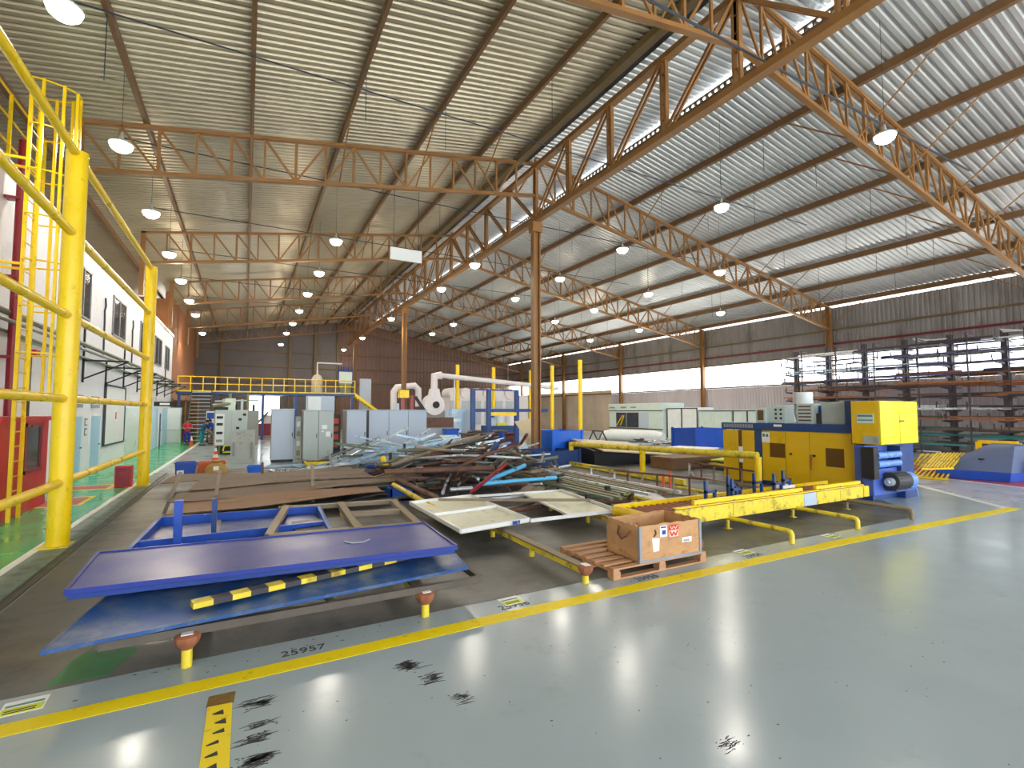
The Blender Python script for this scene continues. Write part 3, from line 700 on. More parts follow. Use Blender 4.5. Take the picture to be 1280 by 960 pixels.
for i in range(nseg): (m1 if i % 2 == 0 else m2).bar(a.lerp(b, i / nseg), a.lerp(b, (i + 1) / nseg), .13, .05)
m1.build('yellow_bands', M_yel_worn, t, world=True, smooth=False); m2.build('dark_bands', M_darkpipe, t, world=True, smooth=False)
t = tray('steel_tray', 'upper glossy navy steel panel lying on top of the stack', 'panel', [(-1.38, 5.82, .61), (2.27, 5.55, .60), (2.3, 6.85, .62), (-1.42, 7.12, .63)], .04, M_blue_dark, .03, .012)
MB().hexa([(-1.36, 5.84, .52), (2.24, 5.58, .515), (2.26, 6.82, .53), (-1.4, 7.1, .54)], [(-1.36, 5.84, .57), (2.24, 5.58, .56), (2.26, 6.82, .58), (-1.4, 7.1, .59)]).build('folded_flange', M_blue_flange, t, world=True)
MB().tube([(1.1, 6.35, .622), (1.17, 6.22, .624), (1.3, 6.2, .624), (1.4, 6.3, .622)], .008, 5).build('scratch', M_alu2, t, world=True)
# blue open tray frame behind, with uprights
t = thing('blue_tray', 'open blue steel tray frame with two uprights behind the blue panels', 'tray', (-.3, 9, .02))
def barz(a, b, w, h, nm, m): MB().bar(a, b, w, h).build(nm, m, t, world=True)
barz((-1.35, 7.5, .3), (-1.25, 10.5, .3), .06, .16, 'side_rail', M_blue_mid); barz((1.2, 7.9, .3), (1.3, 10.4, .3), .06, .16, 'side_rail', M_blue_mid)
barz((-1.25, 10.5, .3), (1.3, 10.3, .3), .06, .16, 'end_rail', M_blue_mid); barz((-1.33, 8.75, .3), (1.2, 8.9, .3), .08, .14, 'cross_bar', M_blue_mid); barz((-1.35, 7.5, .3), (1.2, 7.9, .3), .06, .14, 'end_rail', M_blue_mid)
MB().box(-1.28, 1.2, 8.0, 10.3, .24, .26).build('base_sheet', M_blue_flange, t, world=True)
MB().box(-.86, -.76, 8.55, 8.65, .26, .93).build('upright', M_blue_mid, t, world=True); MB().box(-.42, -.35, 9.0, 9.07, .26, .85).build('upright', M_blue_frame, t, world=True)
t = thing('rectangular_skid', 'brownish rectangular steel frame with cross bars behind the upper navy panel', 'frame', (1.5, 9.4, .2))
for (a, b) in (((.35, 8.2, .36), (.75, 10.6, .36)), ((.6, 10.45, .36), (2.85, 10.3, .34)), ((2.75, 10.35, .34), (2.55, 8.0, .34)), ((1.6, 8.0, .36), (1.72, 10.45, .36)), ((1.66, 9.3, .36), (2.65, 9.25, .34)), ((.35, 8.2, .36), (2.55, 8.0, .34))):
    barz(a, b, .12, .08, 'bar', M_taupe)
MB().box(.75, 1.6, 8.2, 9.4, .3, .31).build('dark_sheet', M_black, t, world=True)
# rusty plates
def plate(label, pts, m, z, wav=.02):
    P = [Vector((*p, z)) for p in pts]; n, k = 14, 5; mb = MB()
    ph = random.random() * 6
    for q in (0, 1):
        for i in range(n + 1):
            for j in range(k + 1):
                u, v = i / n, j / k
                p = P[0].lerp(P[1], u).lerp(P[3].lerp(P[2], u), v)
                mb.v.append((p.x, p.y, p.z + wav * math.sin(u * 7 + ph + v * 2) + wav * .5 * math.sin(v * 6 + ph) + (.012 if q else 0)))
    st_ = (n + 1) * (k + 1)
    for i in range(n):
        for j in range(k):
            a = i * (k + 1) + j; mb.f.append((a, a + 1, a + k + 2, a + k + 1)); a += st_; mb.f.append((a, a + k + 1, a + k + 2, a + 1))
    for i in range(n):
        for j in (0, k): a = i * (k + 1) + j; b = a + k + 1; mb.f.append((a, b, b + st_, a + st_))
    for j in range(k):
        for i in (0, n): a = i * (k + 1) + j; b = a + 1; mb.f.append((a, b, b + st_, a + st_))
    return tag(mb.build('rusty_plate', m), label, 'steel plate', 'rusty plates')
plate('orange-brown rusty plate at the front of the rusty pile behind the blue tray', [(-1.2, 10.75), (2.9, 11.6), (2.95, 12.7), (-1.1, 12.3)], M_rust2, .34)
plate('wide dull brown rusty plate across the middle of the rusty pile', [(-1.35, 12.1), (4.5, 13.0), (4.4, 14.4), (-1.3, 13.6)], M_rust, .37, .03)
plate('brown rusty plate with pale scratches, second from the back of the pile', [(-1.1, 13.5), (3.2, 13.9), (3.1, 15.8), (-1.0, 15.5)], M_rust, .44, .03)
plate('dark brown curled plate at the back of the rusty pile', [(-1.9, 15.7), (3.0, 15.6), (3.1, 17.0), (-1.7, 17.4)], M_rust, .36, .03)
for k, (px0, py0, px1, py1, m) in enumerate(((205, 640, 226, 590, M_taupe), (267, 636, 275, 588, M_taupe), (243, 600, 247, 583, M_taupe), (328, 608, 328, 578, M_rustpipe), (341, 622, 346, 585, M_taupe), (391, 625, 390, 580, M_taupe), (421, 598, 410, 563, M_cab_dark))):
    a = G(px0, py0, .05); b = ray(px1, py1); rho = math.hypot(a.x, a.y) / math.hypot(b.x, b.y); top = Vector((0, 0, H)) + b * rho
    o = MB().bar((a.x, a.y, .01), top, .07, .07).build('stake', m)
    tag(o, ['long pale leaning stake at the left end of the rusty pile', 'pale stake rising in front of the orange and tan bins', 'short stake right of the blue bin', 'rust-red stake standing in front of the bright floor', 'thin taupe stake left of the yellow crate', 'taupe stake at the yellow crate', 'grey leaning stake at the right end of the yellow crate'][k], 'stake', 'stakes through the rusty plates')
o = MB().box(3.2, 3.75, 12.2, 12.7, .02, .32)
t = thing('blue_scrap_box', 'small dark blue open box at the right end of the rusty plates', 'box', (3.2, 12.2, .004))
MB().box(0, .6, 0, .04, 0, .3).box(0, .6, .5, .54, 0, .3).box(0, .04, 0, .54, 0, .3).box(.56, .6, 0, .54, 0, .3).box(0, .6, 0, .54, 0, .03).build('walls', M_blue_mid, t)
MB().box(.1, .4, .54, .55, .12, .24).build('label', M_paper, t)
# white trays
def white_tray(label, P, divs, z):
    c = sum((Vector((*p, 0)) for p in P), Vector()) / 4
    t = thing('white_tray', label, 'tray', (c.x, c.y, z - .05))
    Q = [Vector((*p, z)) for p in P]
    MB().hexa([q + Vector((0, 0, -.05)) for q in Q], [q + Vector((0, 0, -.03)) for q in Q]).build('base_sheet', M_ivory, t, world=True)
    for i in range(4): MB().bar(Q[i], Q[(i + 1) % 4], .035, .06).build('rim', M_whiterim, t, world=True)
    for u in divs: MB().bar(Q[0].lerp(Q[3], u), Q[1].lerp(Q[2], u), .06, .05).build('cross_rib', M_whiterim, t, world=True)
    return t
tw = white_tray('white shallow steel tray lying nearest the upper navy panel', [(3.05, 7.35), (4.42, 7.55), (4.5, 10.3), (3.05, 10.1)], (.5,), .32)
MB().box(4.05, 4.13, 7.44, 7.47, .29, .345).box(4.17, 4.19, 7.46, 7.49, .29, .345).build('blue_label', M_blue_mid, tw, world=True)
t = thing('white_tray', 'second white steel tray, partly stripped, reaching towards the crate', 'tray', (5.4, 8.5, .27))
MB().bar((4.42, 7.5, .31), (6.4, 7.45, .31), .04, .06).build('rim', M_whiterim, t, world=True)
MB().hexa([(5.3, 7.6, .27), (6.3, 7.6, .27), (6.7, 10.0, .27), (5.75, 10.1, .27)], [(5.3, 7.6, .29), (6.3, 7.6, .29), (6.7, 10.0, .29), (5.75, 10.1, .29)]).build('base_sheet', M_ivory, t, world=True)
MB().bar((6.35, 7.45, .31), (6.75, 10.05, .31), .035, .06).build('rim', M_whiterim, t, world=True); MB().bar((4.5, 10.3, .3), (6.75, 10.05, .3), .035, .05).build('rim', M_whiterim, t, world=True)
MB().bar((5.3, 7.5, .30), (5.75, 10.1, .30), .04, .03).build('cross_rib', M_whiterim, t, world=True)
o = MB().bar((3.6, 9.9, .37), (6.35, 8.35, .37), .06, .05).build('loose_bar', M_taupe); tag(o, 'taupe steel bar lying diagonally across both white trays', 'bar')

# ------------------------------------------------------------------ pallet and crate
t = thing('wooden_pallet', 'pale wooden pallet on the floor under the plywood crate', 'pallet', (4.27, 5.12, .004), .0)
PW, PDp = 1.74, 1.25
for i in range(7):
    y = i * (PDp - .1) / 6; MB().box(0, PW, y, y + .1, .125, .15).build('deck_board', M_wood, t, bevel=.003)
for x in (0, PW / 2 - .05, PW - .1): MB().box(x, x + .1, 0, PDp, .1, .125).build('stringer_board', M_wood, t)
for x in (0, PW / 2 - .06, PW - .12):
    for y in (0, PDp / 2 - .06, PDp - .12): MB().box(x, x + .12, y, y + .12, .022, .1).build('block', M_wood, t)
for y in (0, PDp / 2 - .05, PDp - .1): MB().box(0, PW, y, y + .1, 0, .022).build('bottom_board', M_wood, t)
A = G(800, 704.5, .155); B = G(876, 691, .155); ang = math.atan2(B.y - A.y, B.x - A.x); cw = (B - A).length; cdp = .72; chh = .5
t = thing('plywood_crate', 'open plywood crate with red logo and rope handle on the pallet', 'crate', (A.x, A.y, .155), ang)
sh = .0
th_ = .02
m = MB()
def jag(x0, y0, x1, y1, seed):
    """side wall whose upper edge is worn and uneven"""
    rnd = random.Random(seed); n = 14; pts = [(0, 0)]; L_ = math.hypot(x1 - x0, y1 - y0)
    top = [(L_ * i / n, chh - rnd.uniform(0, .022)) for i in range(n + 1)]
    poly = [(0, 0), (L_, 0)] + top[::-1]
    return poly
w = MB().prism(jag(0, 0, cw, 0, 3), 'y', 0, th_).build('front_panel', M_crate, t, smooth=False)
w = MB().prism(jag(0, 0, cw, 0, 5), 'y', cdp - th_, cdp).build('back_panel', M_crate, t, smooth=False)
wl = MB().prism(jag(0, 0, 0, cdp, 8), 'x', 0, th_).build('side_panel', M_crate, t, smooth=False)
MB().prism(jag(0, 0, 0, cdp, 9), 'x', cw - th_, cw).build('side_panel', M_crate, t, smooth=False)
MB().box(0, cw, 0, cdp, 0, .02).build('base_panel', M_crate, t)
MB().box(-.012, .03, -.012, .03, 0, chh - .02).build('corner_strip', M_greyedge, t); MB().box(cw - .03, cw + .01, -.012, .03, 0, chh - .02).build('corner_strip', M_greyedge, t)
MB().box(0, cw, -.01, 0, -.004, .03).build('bottom_strip', M_greyedge, t)
MB().tube([(-.01, .42, .42), (-.05, .4, .33), (-.07, .3, .27), (-.05, .2, .33), (-.01, .18, .40)], .014, 8).build('rope_handle', M_rustpipe, t)
MB().box(cw * .46, cw * .62, -.004, 0, .29, .46).build('logo_panel', M_red_print, t)
def zig(x0, x1, z0, z1, w, y, mb):
    xs = [x0 + (x1 - x0) * k / 4 for k in range(5)]; zs = [z1, z0, z0 + (z1 - z0) * .75, z0, z1]
    for k in range(4): mb.bar((xs[k], y, zs[k]), (xs[k + 1], y, zs[k + 1]), w, .003, up=(0, 1, 0))
MB().box(cw * .465, cw * .615, -.006, -.004, .292, .385).build('logo_lower_field', mat('pale_pink_print', '#F1C9B4', 0.5), t)
lg = MB(); zig(cw * .478, cw * .602, .308, .372, .022, -.0075, lg); lg.build('logo_lower_mark', M_red_print, t, smooth=False)
lg = MB(); zig(cw * .478, cw * .602, .40, .447, .012, -.0055, lg); lg.build('logo_upper_mark', mat('pale_pink_print', '#F1C9B4', 0.5), t, smooth=False)
MB().box(cw * .32, cw * .43, -.004, 0, .31, .46).build('label', M_paper, t); MB().box(cw * .33, cw * .42, -.005, -.004, .43, .45).box(cw * .35, cw * .41, -.005, -.004, .34, .4).build('label_print', M_blue_dark, t)
MB().hexa([(cw * .21, -.004, .12), (cw * .3, -.004, .13), (cw * .3, -.001, .13), (cw * .21, -.001, .12)], [(cw * .19, -.004, .31), (cw * .31, -.004, .3), (cw * .31, -.001, .3), (cw * .19, -.001, .31)]).build('paper_label', M_paper, t)
MB().box(cw * .68, cw * .84, -.004, 0, .19, .26).build('paper_label', M_paper, t); MB().box(cw * .7, cw * .8, -.005, -.004, .2, .23).build('label_print', M_greyedge, t)
MB().tube([(cw * .22, -.006, .33), (cw * .25, -.008, .37), (cw * .24, -.006, .42)], .012, 6).build('knot_hole', M_rustpipe, t)

# ------------------------------------------------------------------ conveyor with yellow side beams
t = thing('roller_conveyor', 'long conveyor between yellow side beams lying behind the crate', 'conveyor', (9.3, 6.8, .2))
yn, yr = 6.34, 7.25  # conveyor scaled about the camera to clear the crate, baked into these coordinates
seams = [6.64, 8.16, 9.39, 10.41, 10.86, 11.76, 12.71]
for i in range(len(seams) - 1):
    MB().box(seams[i] + .005, seams[i + 1] - .005, yn - .04, yn, .215, .48).build('side_beam', M_cab_blue if i == 3 else M_yel_worn, t, world=True, bevel=.004)
MB().box(6.64, 12.71, yn - .035, yn + .02, .48, .5).build('dark_channel', M_rustpipe, t, world=True); MB().box(6.64, 12.71, yn - .06, yn + .02, .5, .52).build('beam_cap', M_yellow, t, world=True)
for (x0, x1) in ((7.15, 10.4), (10.9, 12.65)): MB().box(x0, x1, yn - .02, yn + .05, .53, .6).build('guide_rail', M_yellow, t, world=True)
for x in (7.2, 8.2, 9.3, 10.3, 11.0, 11.8, 12.6): MB().box(x, x + .04, yn - .03, yn + .04, .505, .54).build('guide_spacer', M_brown, t, world=True)
MB().box(6.08, 13.0, yr, yr + .05, .29, .47).build('side_beam', M_yellow, t, world=True, bevel=.004)
MB().box(6.3, 12.8, yn, yr, .29, .31).build('bed_plate', M_taupe, t, world=True)
for i in range(42):
    x = 6.36 + i * .155; MB().tube([(x, yn + .02, .365), (x, yr - .02, .365)], .045, 10).build('roller', M_brown, t, world=True)
MB().tube([(6.16, yn - .02, .36), (6.16, yr, .36)], .09, 18).build('end_drum', M_yellow, t, world=True)
for x in (8.08, 10.15, 12.05): MB().box(x - .08, x + .08, yn - .03, yr + .03, .205, .29).build('bearer', M_yel_worn, t, world=True)
MB().box(12.71, 12.92, yn - .06, yn + .05, .23, .47).build('end_bracket', M_yellow, t, world=True)
for (x, y) in ((7.9, 6.7), (8.6, 6.65), (9.0, 7.05), (9.85, 7.05), (10.1, 6.75), (10.8, 7.0)):
    MB().box(x, x + .05, y, y + .055, .41, .86).box(x, x + .3, y, y + .055, .62, .67).box(x + .25, x + .3, y, y + .055, .41, .67).build('blue_guide_bracket', M_blue_frame, t, world=True)
MB().box(10.7, 11.15, 6.95, 7.2, .47, .53).build('white_plate', M_paper, t, world=True)

# ------------------------------------------------------------------ yellow and blue machine
t = thing('bending_machine', 'large yellow and blue enclosed machine with doors, rolls and a raised yellow cabinet', 'machine', (15, 8.6, .003))
XF = 14.0
MB().box(XF + .05, 16.6, 6.9, 9.6, .004, 1.62).box(XF + .05, 16.4, 9.6, 11.1, .004, 1.6).build('body', M_blue_frame, t, world=True)
MB().box(XF, XF + .05, 7.0, 9.72, .12, 1.64).build('door_frame', M_yel_mach, t, world=True, bevel=.008)
for (y0, y1, wy0, wy1, wz0, wz1, nm) in ((7.05, 8.25, 7.35, 7.82, .72, 1.22, 'door'), (8.27, 8.95, None, 0, 0, 0, 'door'), (8.97, 9.7, 8.97, 9.45, .85, 1.27, 'access_panel')):
    d = MB().box(XF - .03, XF, y0, y1, .14, 1.6).build(nm, M_yel_mach, t, world=True, bevel=.006)
    if wy0: MB().box(XF - .038, XF - .03, wy0, wy1, wz0, wz1).build('window', M_smoke, d, world=True)
d = MB().tube([(XF - .03, 8.2, .6), (XF - .07, 8.2, .62), (XF - .07, 8.2, .98), (XF - .03, 8.2, 1.0)], .018, 8).build('door_handle', M_brown, t, world=True)
for y in (8.13, 8.8): MB().box(XF - .05, XF - .03, y - .03, y + .03, .95, 1.01).build('lock', M_black, t, world=True)
MB().box(XF - .04, 16.6, 7.0, 11.15, 1.64, 1.86).build('top_beam', M_blue_frame, t, world=True, bevel=.01)
m = MB()
for i in range(18): m.box(XF - .05, XF - .04, 10.0 + i * .06, 10.03 + i * .06, 1.7, 1.82)
m.build('vent_slots', M_panelgrey, t, world=True)
MB().box(XF - .02, XF + .05, 9.73, 9.95, .004, 1.64).build('frame_post', M_blue_frame, t, world=True)
for (y0, y1) in ((9.97, 10.4), (10.55, 11.1)):
    MB().box(XF - .03, XF + .05, y0, y1, .02, 1.62).build('side_door', M_yel_mach, t, world=True, bevel=.006)
MB().box(XF, XF + .03, 10.4, 10.55, .02, 1.62).build('door_gap', M_smoke, t, world=True)
for (y0, y1, z0, z1, nm) in ((9.45, 9.7, 1.28, 1.58, 'warning_label'), (10.37, 10.52, .9, 1.1, 'label'), (10.36, 10.5, .6, .72, 'label')):
    s_ = MB().box(XF - .045, XF - .035, y0, y1, z0, z1).build(nm, M_paper, t, world=True)
    if nm[0] == 'w': MB().box(XF - .05, XF - .045, y0 + .03, y0 + .11, 1.45, 1.54).box(XF - .05, XF - .045, y0 + .14, y0 + .22, 1.45, 1.54).build('pictogram', M_teal_print, s_, world=True)
MB().box(XF - .05, XF - .04, 9.05, 9.3, 1.76, 1.83).build('name_plate', M_paper, t, world=True)
# upright navy post and raised cabinet
MB().box(XF - .03, 15.6, 7.03, 7.3, 1.86, 2.5).build('cabinet_bracket', M_blue_frame, t, world=True)
cb = MB().box(13.72, 15.6, 6.38, 7.02, 1.39, 2.48).build('raised_cabinet', M_yel_mach, t, world=True, bevel=.012)
for (x0, x1) in ((13.72, 14.63), (14.66, 15.58)): MB().box(x0, x1, 6.35, 6.38, 1.4, 2.47).build('cabinet_door', M_yel_bright, t, world=True, bevel=.006)
MB().tube([(14.62, 6.33, 1.97), (14.8, 6.33, 1.97)], .02, 8).build('cabinet_latch', M_taupe, t, world=True)
s_ = MB().box(13.705, 13.72, 6.5, 6.88, 1.92, 2.15).build('label_plate', M_booth, t, world=True)
MB().box(13.70, 13.705, 6.52, 6.86, 2.08, 2.13).box(13.70, 13.705, 6.52, 6.86, 1.98, 2.01).build('label_band', M_teal_print, s_, world=True)
MB().box(13.705, 13.72, 6.4, 6.75, 1.42, 1.6).build('grey_patch', M_panelgrey, t, world=True)
MB().box(13.75, 13.95, 6.85, 7.05, 1.38, 1.62).build('cable_gland_box', M_rustpipe, t, world=True)
# blue roll stand and motor
MB().box(13.75, 15.1, 6.75, 7.0, .12, 1.36).box(13.7, 14.9, 6.55, 6.8, .12, .78).build('roll_stand', M_blue_steel, t, world=True, bevel=.015)
MB().box(13.55, 13.78, 6.45, 6.75, .55, 1.32).build('bearing_block', M_black, t, world=True, bevel=.01)
MB().box(14.85, 15.1, 6.45, 6.8, .5, 1.32).build('bearing_block', M_blue_frame, t, world=True, bevel=.01)
for z in (1.12, .9): MB().tube([(13.75, 6.5, z), (14.85, 6.5, z)], .085, 16).build('roll', M_blue_light, t, world=True)
MB().box(14.3, 15.25, 6.3, 6.7, .22, .3).build('motor_bracket', M_blue_steel, t, world=True)
mo = MB().tube([(14.15, 6.4, .47), (14.75, 6.36, .47)], .22, 24).build('motor', M_darkpipe, t, world=True)
m = MB()
for k in range(16):
    a = 2 * math.pi * k / 16; m.bar((14.2, 6.395 + .225 * math.cos(a), .47 + .225 * math.sin(a)), (14.7, 6.365 + .225 * math.cos(a), .47 + .225 * math.sin(a)), .014, .03, up=(0, math.cos(a), math.sin(a)))
m.build('cooling_ribs', M_darkpipe, mo, world=True, smooth=False)
MB().tube([(14.75, 6.36, .47), (14.97, 6.345, .47)], .215, 24).build('fan_cover', M_blue_light, t, world=True)
MB().tube([(13.95, 6.38, .47), (14.2, 6.35, .47)], .05, 12).build('shaft', M_alu2, t, world=True)
for k in range(3): MB().tube([(14.0 + k * .06, 6.37, .47), (14.03 + k * .06, 6.37, .47)], .1, 14).build('pulley_disc', M_alu2, t, world=True)
MB().box(13.75, 15.6, 6.6, 7.0, .004, .12).box(14.9, 15.5, 6.4, 6.6, .004, .2).build('plinth', M_blue_frame, t, world=True)
MB().tube([(14.97, 6.33, .42), (15.12, 6.25, .25), (15.1, 6.2, .02)], .015, 6).build('motor_cable', M_blue_light, t, world=True)
# equipment on the machine top
def control_box(x, y, z, sx, sy, sz, m, label, name='control_box', vents=0):
    q = thing(name, label, 'control box', (x, y, z))
    MB().box(0, sx, -sy / 2, sy / 2, 0, sz).build('case', m, q, bevel=.01)
    MB().box(-.012, 0, -sy / 2 + .03, sy / 2 - .03, .03, sz - .03).build('door', m, q, bevel=.004)
    for k in range(vents): MB().box(-.03, -.012, -sy / 2 + .07, sy / 2 - .07, .08 + k * .1, .12 + k * .1).build('vent_slat', M_rustpipe, q)
    return q
control_box(14.3, 7.75, 1.86, .5, .68, .62, M_cab_green, 'grey-green control box on the machine top beside the raised yellow cabinet')
q = control_box(14.3, 8.55, 1.86, .5, .5, .58, M_booth, 'pale box with rusty louvres on the machine top', vents=5)
q = thing('white_drum', 'white open drum on the louvred box of the machine', 'drum', (14.55, 8.75, 2.44))
MB()._lathe([(.25, 0), (.26, .03), (.26, .33), (.25, .34), (.23, .33), (.23, .05), (.0, .04)], (0, 0, 0), 24).build('shell', M_whitemetal, q)
q = control_box(14.3, 9.35, 1.86, .45, .42, .55, M_booth, 'pale control box with dark round gauges on the machine top')
for k in range(6): MB().tube([(-.02, -.08 + .16 * (k % 2), .15 + .13 * (k // 2)), (-.035, -.08 + .16 * (k % 2), .15 + .13 * (k // 2))], .035, 10).build('gauge', M_black, q)
q = control_box(14.3, 9.95, 1.86, .4, .36, .48, M_booth, 'small pale box with dark window, leftmost on the machine top')
MB().box(-.02, -.012, -.1, .1, .08, .4).build('window', M_smoke, q)
tag(MB().tube([(14.6, 8.95, 1.87), (14.55, 9.0, 2.2), (14.5, 8.95, 2.4), (14.45, 8.85, 2.2), (14.5, 8.85, 1.88)], .03, 8).build('white_hose', M_fruit), 'pale hose looping up between the boxes on the machine top', 'hose')
o = thing('valve_cluster', 'small dark valve cluster on the machine top between two boxes', 'valve', (14.45, 8.2, 1.86))
MB().box(-.08, .08, -.06, .06, 0, .3).build('block', M_darkpipe, o); MB().tube([(0, 0, .3), (0, 0, .52)], .05, 10).build('stem', M_blue_mid, o)
# ------------------------------------------------------------------ yellow guard gate and long rust frames in the bay
t = thing('guard_gate', 'long low yellow pipe barrier on three posts left of the yellow machine', 'barrier', (12.4, 13, .004))
g0, g1, g2 = Vector((12.0, 17.0, 0)), Vector((12.43, 13.26, 0)), Vector((12.9, 9.1, 0))
for p in (g0, g1, g2):
    MB().tube([(p.x, p.y, .005), (p.x, p.y, .92)], .1, 16).build('post', M_yellow, t, world=True)
    MB().box(p.x - .16, p.x + .16, p.y - .16, p.y + .16, .004, .02).build('base_plate', M_yel_worn, t, world=True)
MB().tube([(g0.x, g0.y, .86), (g2.x, g2.y, .96)], .1, 16).build('top_rail', M_yel_worn, t, world=True)
a = G(705, 582, .12); b = G(872, 610, .12)
o = MB().bar((11.75, 17.2, .1), (11.6, 10.6, .1), .14, .16).build('floor_beam', M_yel_worn, bevel=.01); tag(o, 'long yellow box beam lying on the floor along the yellow pipe barrier', 'beam')
def ladder_frame(name, label, p0, p1, hgt, n, m, back=.5):
    p0 = Vector((*p0, .004)); p1 = Vector((*p1, .004)); q = thing(name, label, 'frame', (p0.x, p0.y, .004))
    u = Vector((0, 0, hgt))
    MB().bar(p0 + u, p1 + u, .05, .05).build('top_bar', m, q, world=True)
    MB().bar(p0 + Vector((0, 0, .05)), p1 + Vector((0, 0, .05)), .05, .05).build('foot_bar', M_taupe, q, world=True)
    for k in range(n):
        a = p0.lerp(p1, k / (n - 1)); MB().bar(a, a + u, .04, .04).build('upright', m if k % 2 else M_taupe, q, world=True)
    MB().bar(p0, p0 + u, .05, .05).build('upright', M_alu2, q, world=True)
    d = (p1 - p0).normalized()
    MB().bar(p0 + d * .3, p0 + u * .5, .03, .03).build('stay', M_alu2, q, world=True)
ladder_frame('low_trestle', 'grey low frame with slanted stay in the bay, left of the rust one', G(739, 607)[:2], G(787, 613)[:2], .56, 3, M_taupe)
ladder_frame('low_trestle', 'long rusty low frame with many uprights behind the conveyor', G(768, 611)[:2], G(884, 626)[:2], .52, 7, M_rustpipe)
ladder_frame('low_trestle', 'long thin rusty rail in front of the yellow machine doors', G(862, 597)[:2], G(947, 612)[:2], .5, 6, M_rustpipe)
for (P, lab) in (((9.8, 9.7), 'orange slanted stay leaning on the grey low frame'), ((10.35, 10.0), 'orange slanted stay leaning on the long rusty frame')):
    o = MB().bar((P[0], P[1], .01), (P[0] + .12, P[1] + .1, .55), .06, .05).build('orange_stay', M_coneR); tag(o, lab, 'stay')
P = [G(772, 617)[:2], G(812, 632)[:2], G(836, 627)[:2], G(800, 607)[:2]]
o = MB().slab(P, .02, .035).build('white_sheet', M_paper); tag(o, 'white sheet lying on the floor behind the blue conveyor brackets', 'sheet')
# flat stock lying in the bay behind the conveyor
stock0 = random.Random(4)
for k in range(10):
    x = 7.0 + k * .22 + stock0.uniform(-.03, .03); y0 = 8.4 + stock0.uniform(0, .5); l = stock0.uniform(3.5, 7.0); m = stock0.choice([M_greypipe, M_greypipe, M_olive, M_taupe, M_taupe, M_alu2])
    z = .29
    o = MB().box(x, x + .09, y0, y0 + l, z, z + .06).build('flat_bar', m)
    tag(o, 'long flat bar lying on the low rails behind the conveyor', 'steel bar', 'bars on the low rails behind the conveyor')
for k, (x, y) in enumerate(((6.5, 8.6), (7.6, 9.3), (7.3, 10.9))):
    o = MB().box(x - .05, x + .05, y - .05, y + .05, .004, .45).build('short_post', M_black); tag(o, ['short black post beside the second white tray', 'short black post at the end of the loose flat bars', 'short black post by the pale cloth heap'][k], 'post')
cl = MB()
o = None
t = thing('cloth_heap', 'crumpled pale cloth heap lying between scrap and the flat bars', 'cloth', (7.6, 11.4, .004))
rnd = random.Random(9); mb = MB(); n, k = 26, 12
for i in range(n + 1):
    for j in range(k + 1):
        u, v = i / n, j / k; e = min(1, 5 * u, 5 * (1 - u), 4 * v, 4 * (1 - v)); mb.v.append((-1.2 + 2.4 * u + .1 * math.sin(v * 5), -.6 + 1.2 * v - .3 * u, e * (.16 + .12 * math.sin(u * 17 + v * 5) * math.cos(v * 9 - u * 4) + rnd.uniform(-.03, .05))))
for i in range(n):
    for j in range(k): a = i * (k + 1) + j; mb.f.append((a, a + k + 1, a + k + 2, a + 1))
mb.build('cloth', M_whitecloth, t, recalc=False)

# ------------------------------------------------------------------ scrap heaps: every bar its own object
def heap(name, label, group, cat, n, cx, cy, rx, ry, hmax, mats, lens, rad, seed, dirmean=None, dirspread=1.5, kind='tube', bend=0.0):
    rnd = random.Random(seed)
    for k in range(n):
        u = rnd.gauss(0, .42); v = rnd.gauss(0, .42)
        x, y = cx + rx * u, cy + ry * v
        r2 = min(1, u * u + v * v)
        z = .06 + hmax * (1 - r2) * rnd.random() ** .7
        L_ = rnd.uniform(*lens); a = (dirmean if dirmean is not None else 0) + rnd.uniform(-dirspread, dirspread); tl = rnd.uniform(-.16, .26) * min(1, z / .3) * (1.6 if rnd.random() < .25 else .8)
        d = Vector((math.cos(a) * math.cos(tl), math.sin(a) * math.cos(tl), math.sin(tl))) * (L_ / 2)
        p = Vector((x, y, z + abs(d.z) * .4)); q0, q1 = p - d, p + d
        for q in (q0, q1): q.z = max(q.z, .05)
        r = rnd.uniform(*rad); mi = rnd.randrange(len(mats)); m, lab = mats[mi]
        mb = MB()
        if kind == 'tube' and rnd.random() < .75:
            pts = [q0, q1]
            if bend and rnd.random() < bend:
                side = Vector((-d.y, d.x, 0)).normalized() * rnd.uniform(-.5, .5); pts = [q0, p + side * .15 + Vector((0, 0, .1)), q1, q1 + side * .8 + Vector((0, 0, rnd.uniform(0, .3)))]
            mb.tube(pts, r, 8)
        else:
            c = rnd.random()
            if c < .5: mb.bar(q0, q1, r * 2.2, r * 1.4)
            else:
                s_ = Vector((-d.y, d.x, 0)).normalized() * r
                mb.bar(q0 - s_, q1 - s_, r * .25, r * 2); mb.bar(q0 + s_, q1 + s_, r * .25, r * 2); mb.bar(q0 - Vector((0, 0, r)), q1 - Vector((0, 0, r)), r * 2, r * .25)
        o = mb.build(name, m, smooth=True)
        tag(o, lab, cat, group + ', ' + lab.split()[0])
heap('scrap_pipe', '', 'scrap heap', 'scrap bar', 200, 6.0, 14.0, 2.8, 3.9, 1.1,
     [(M_rustpipe, 'rusty bar in the tangled dark scrap heap'), (M_rustpipe, 'rusty bar in the tangled dark scrap heap'), (M_darkpipe, 'blackish bar in the tangled dark scrap heap'), (M_darkpipe, 'blackish bar in the tangled dark scrap heap'), (M_greypipe, 'greyish bar in the tangled dark scrap heap'), (M_taupe, 'taupe bar in the tangled dark scrap heap'), (M_alu2, 'silver bar in the tangled dark scrap heap')],
     (.9, 3.4), (.02, .055), 11, dirmean=.15, dirspread=1.55, bend=.3)
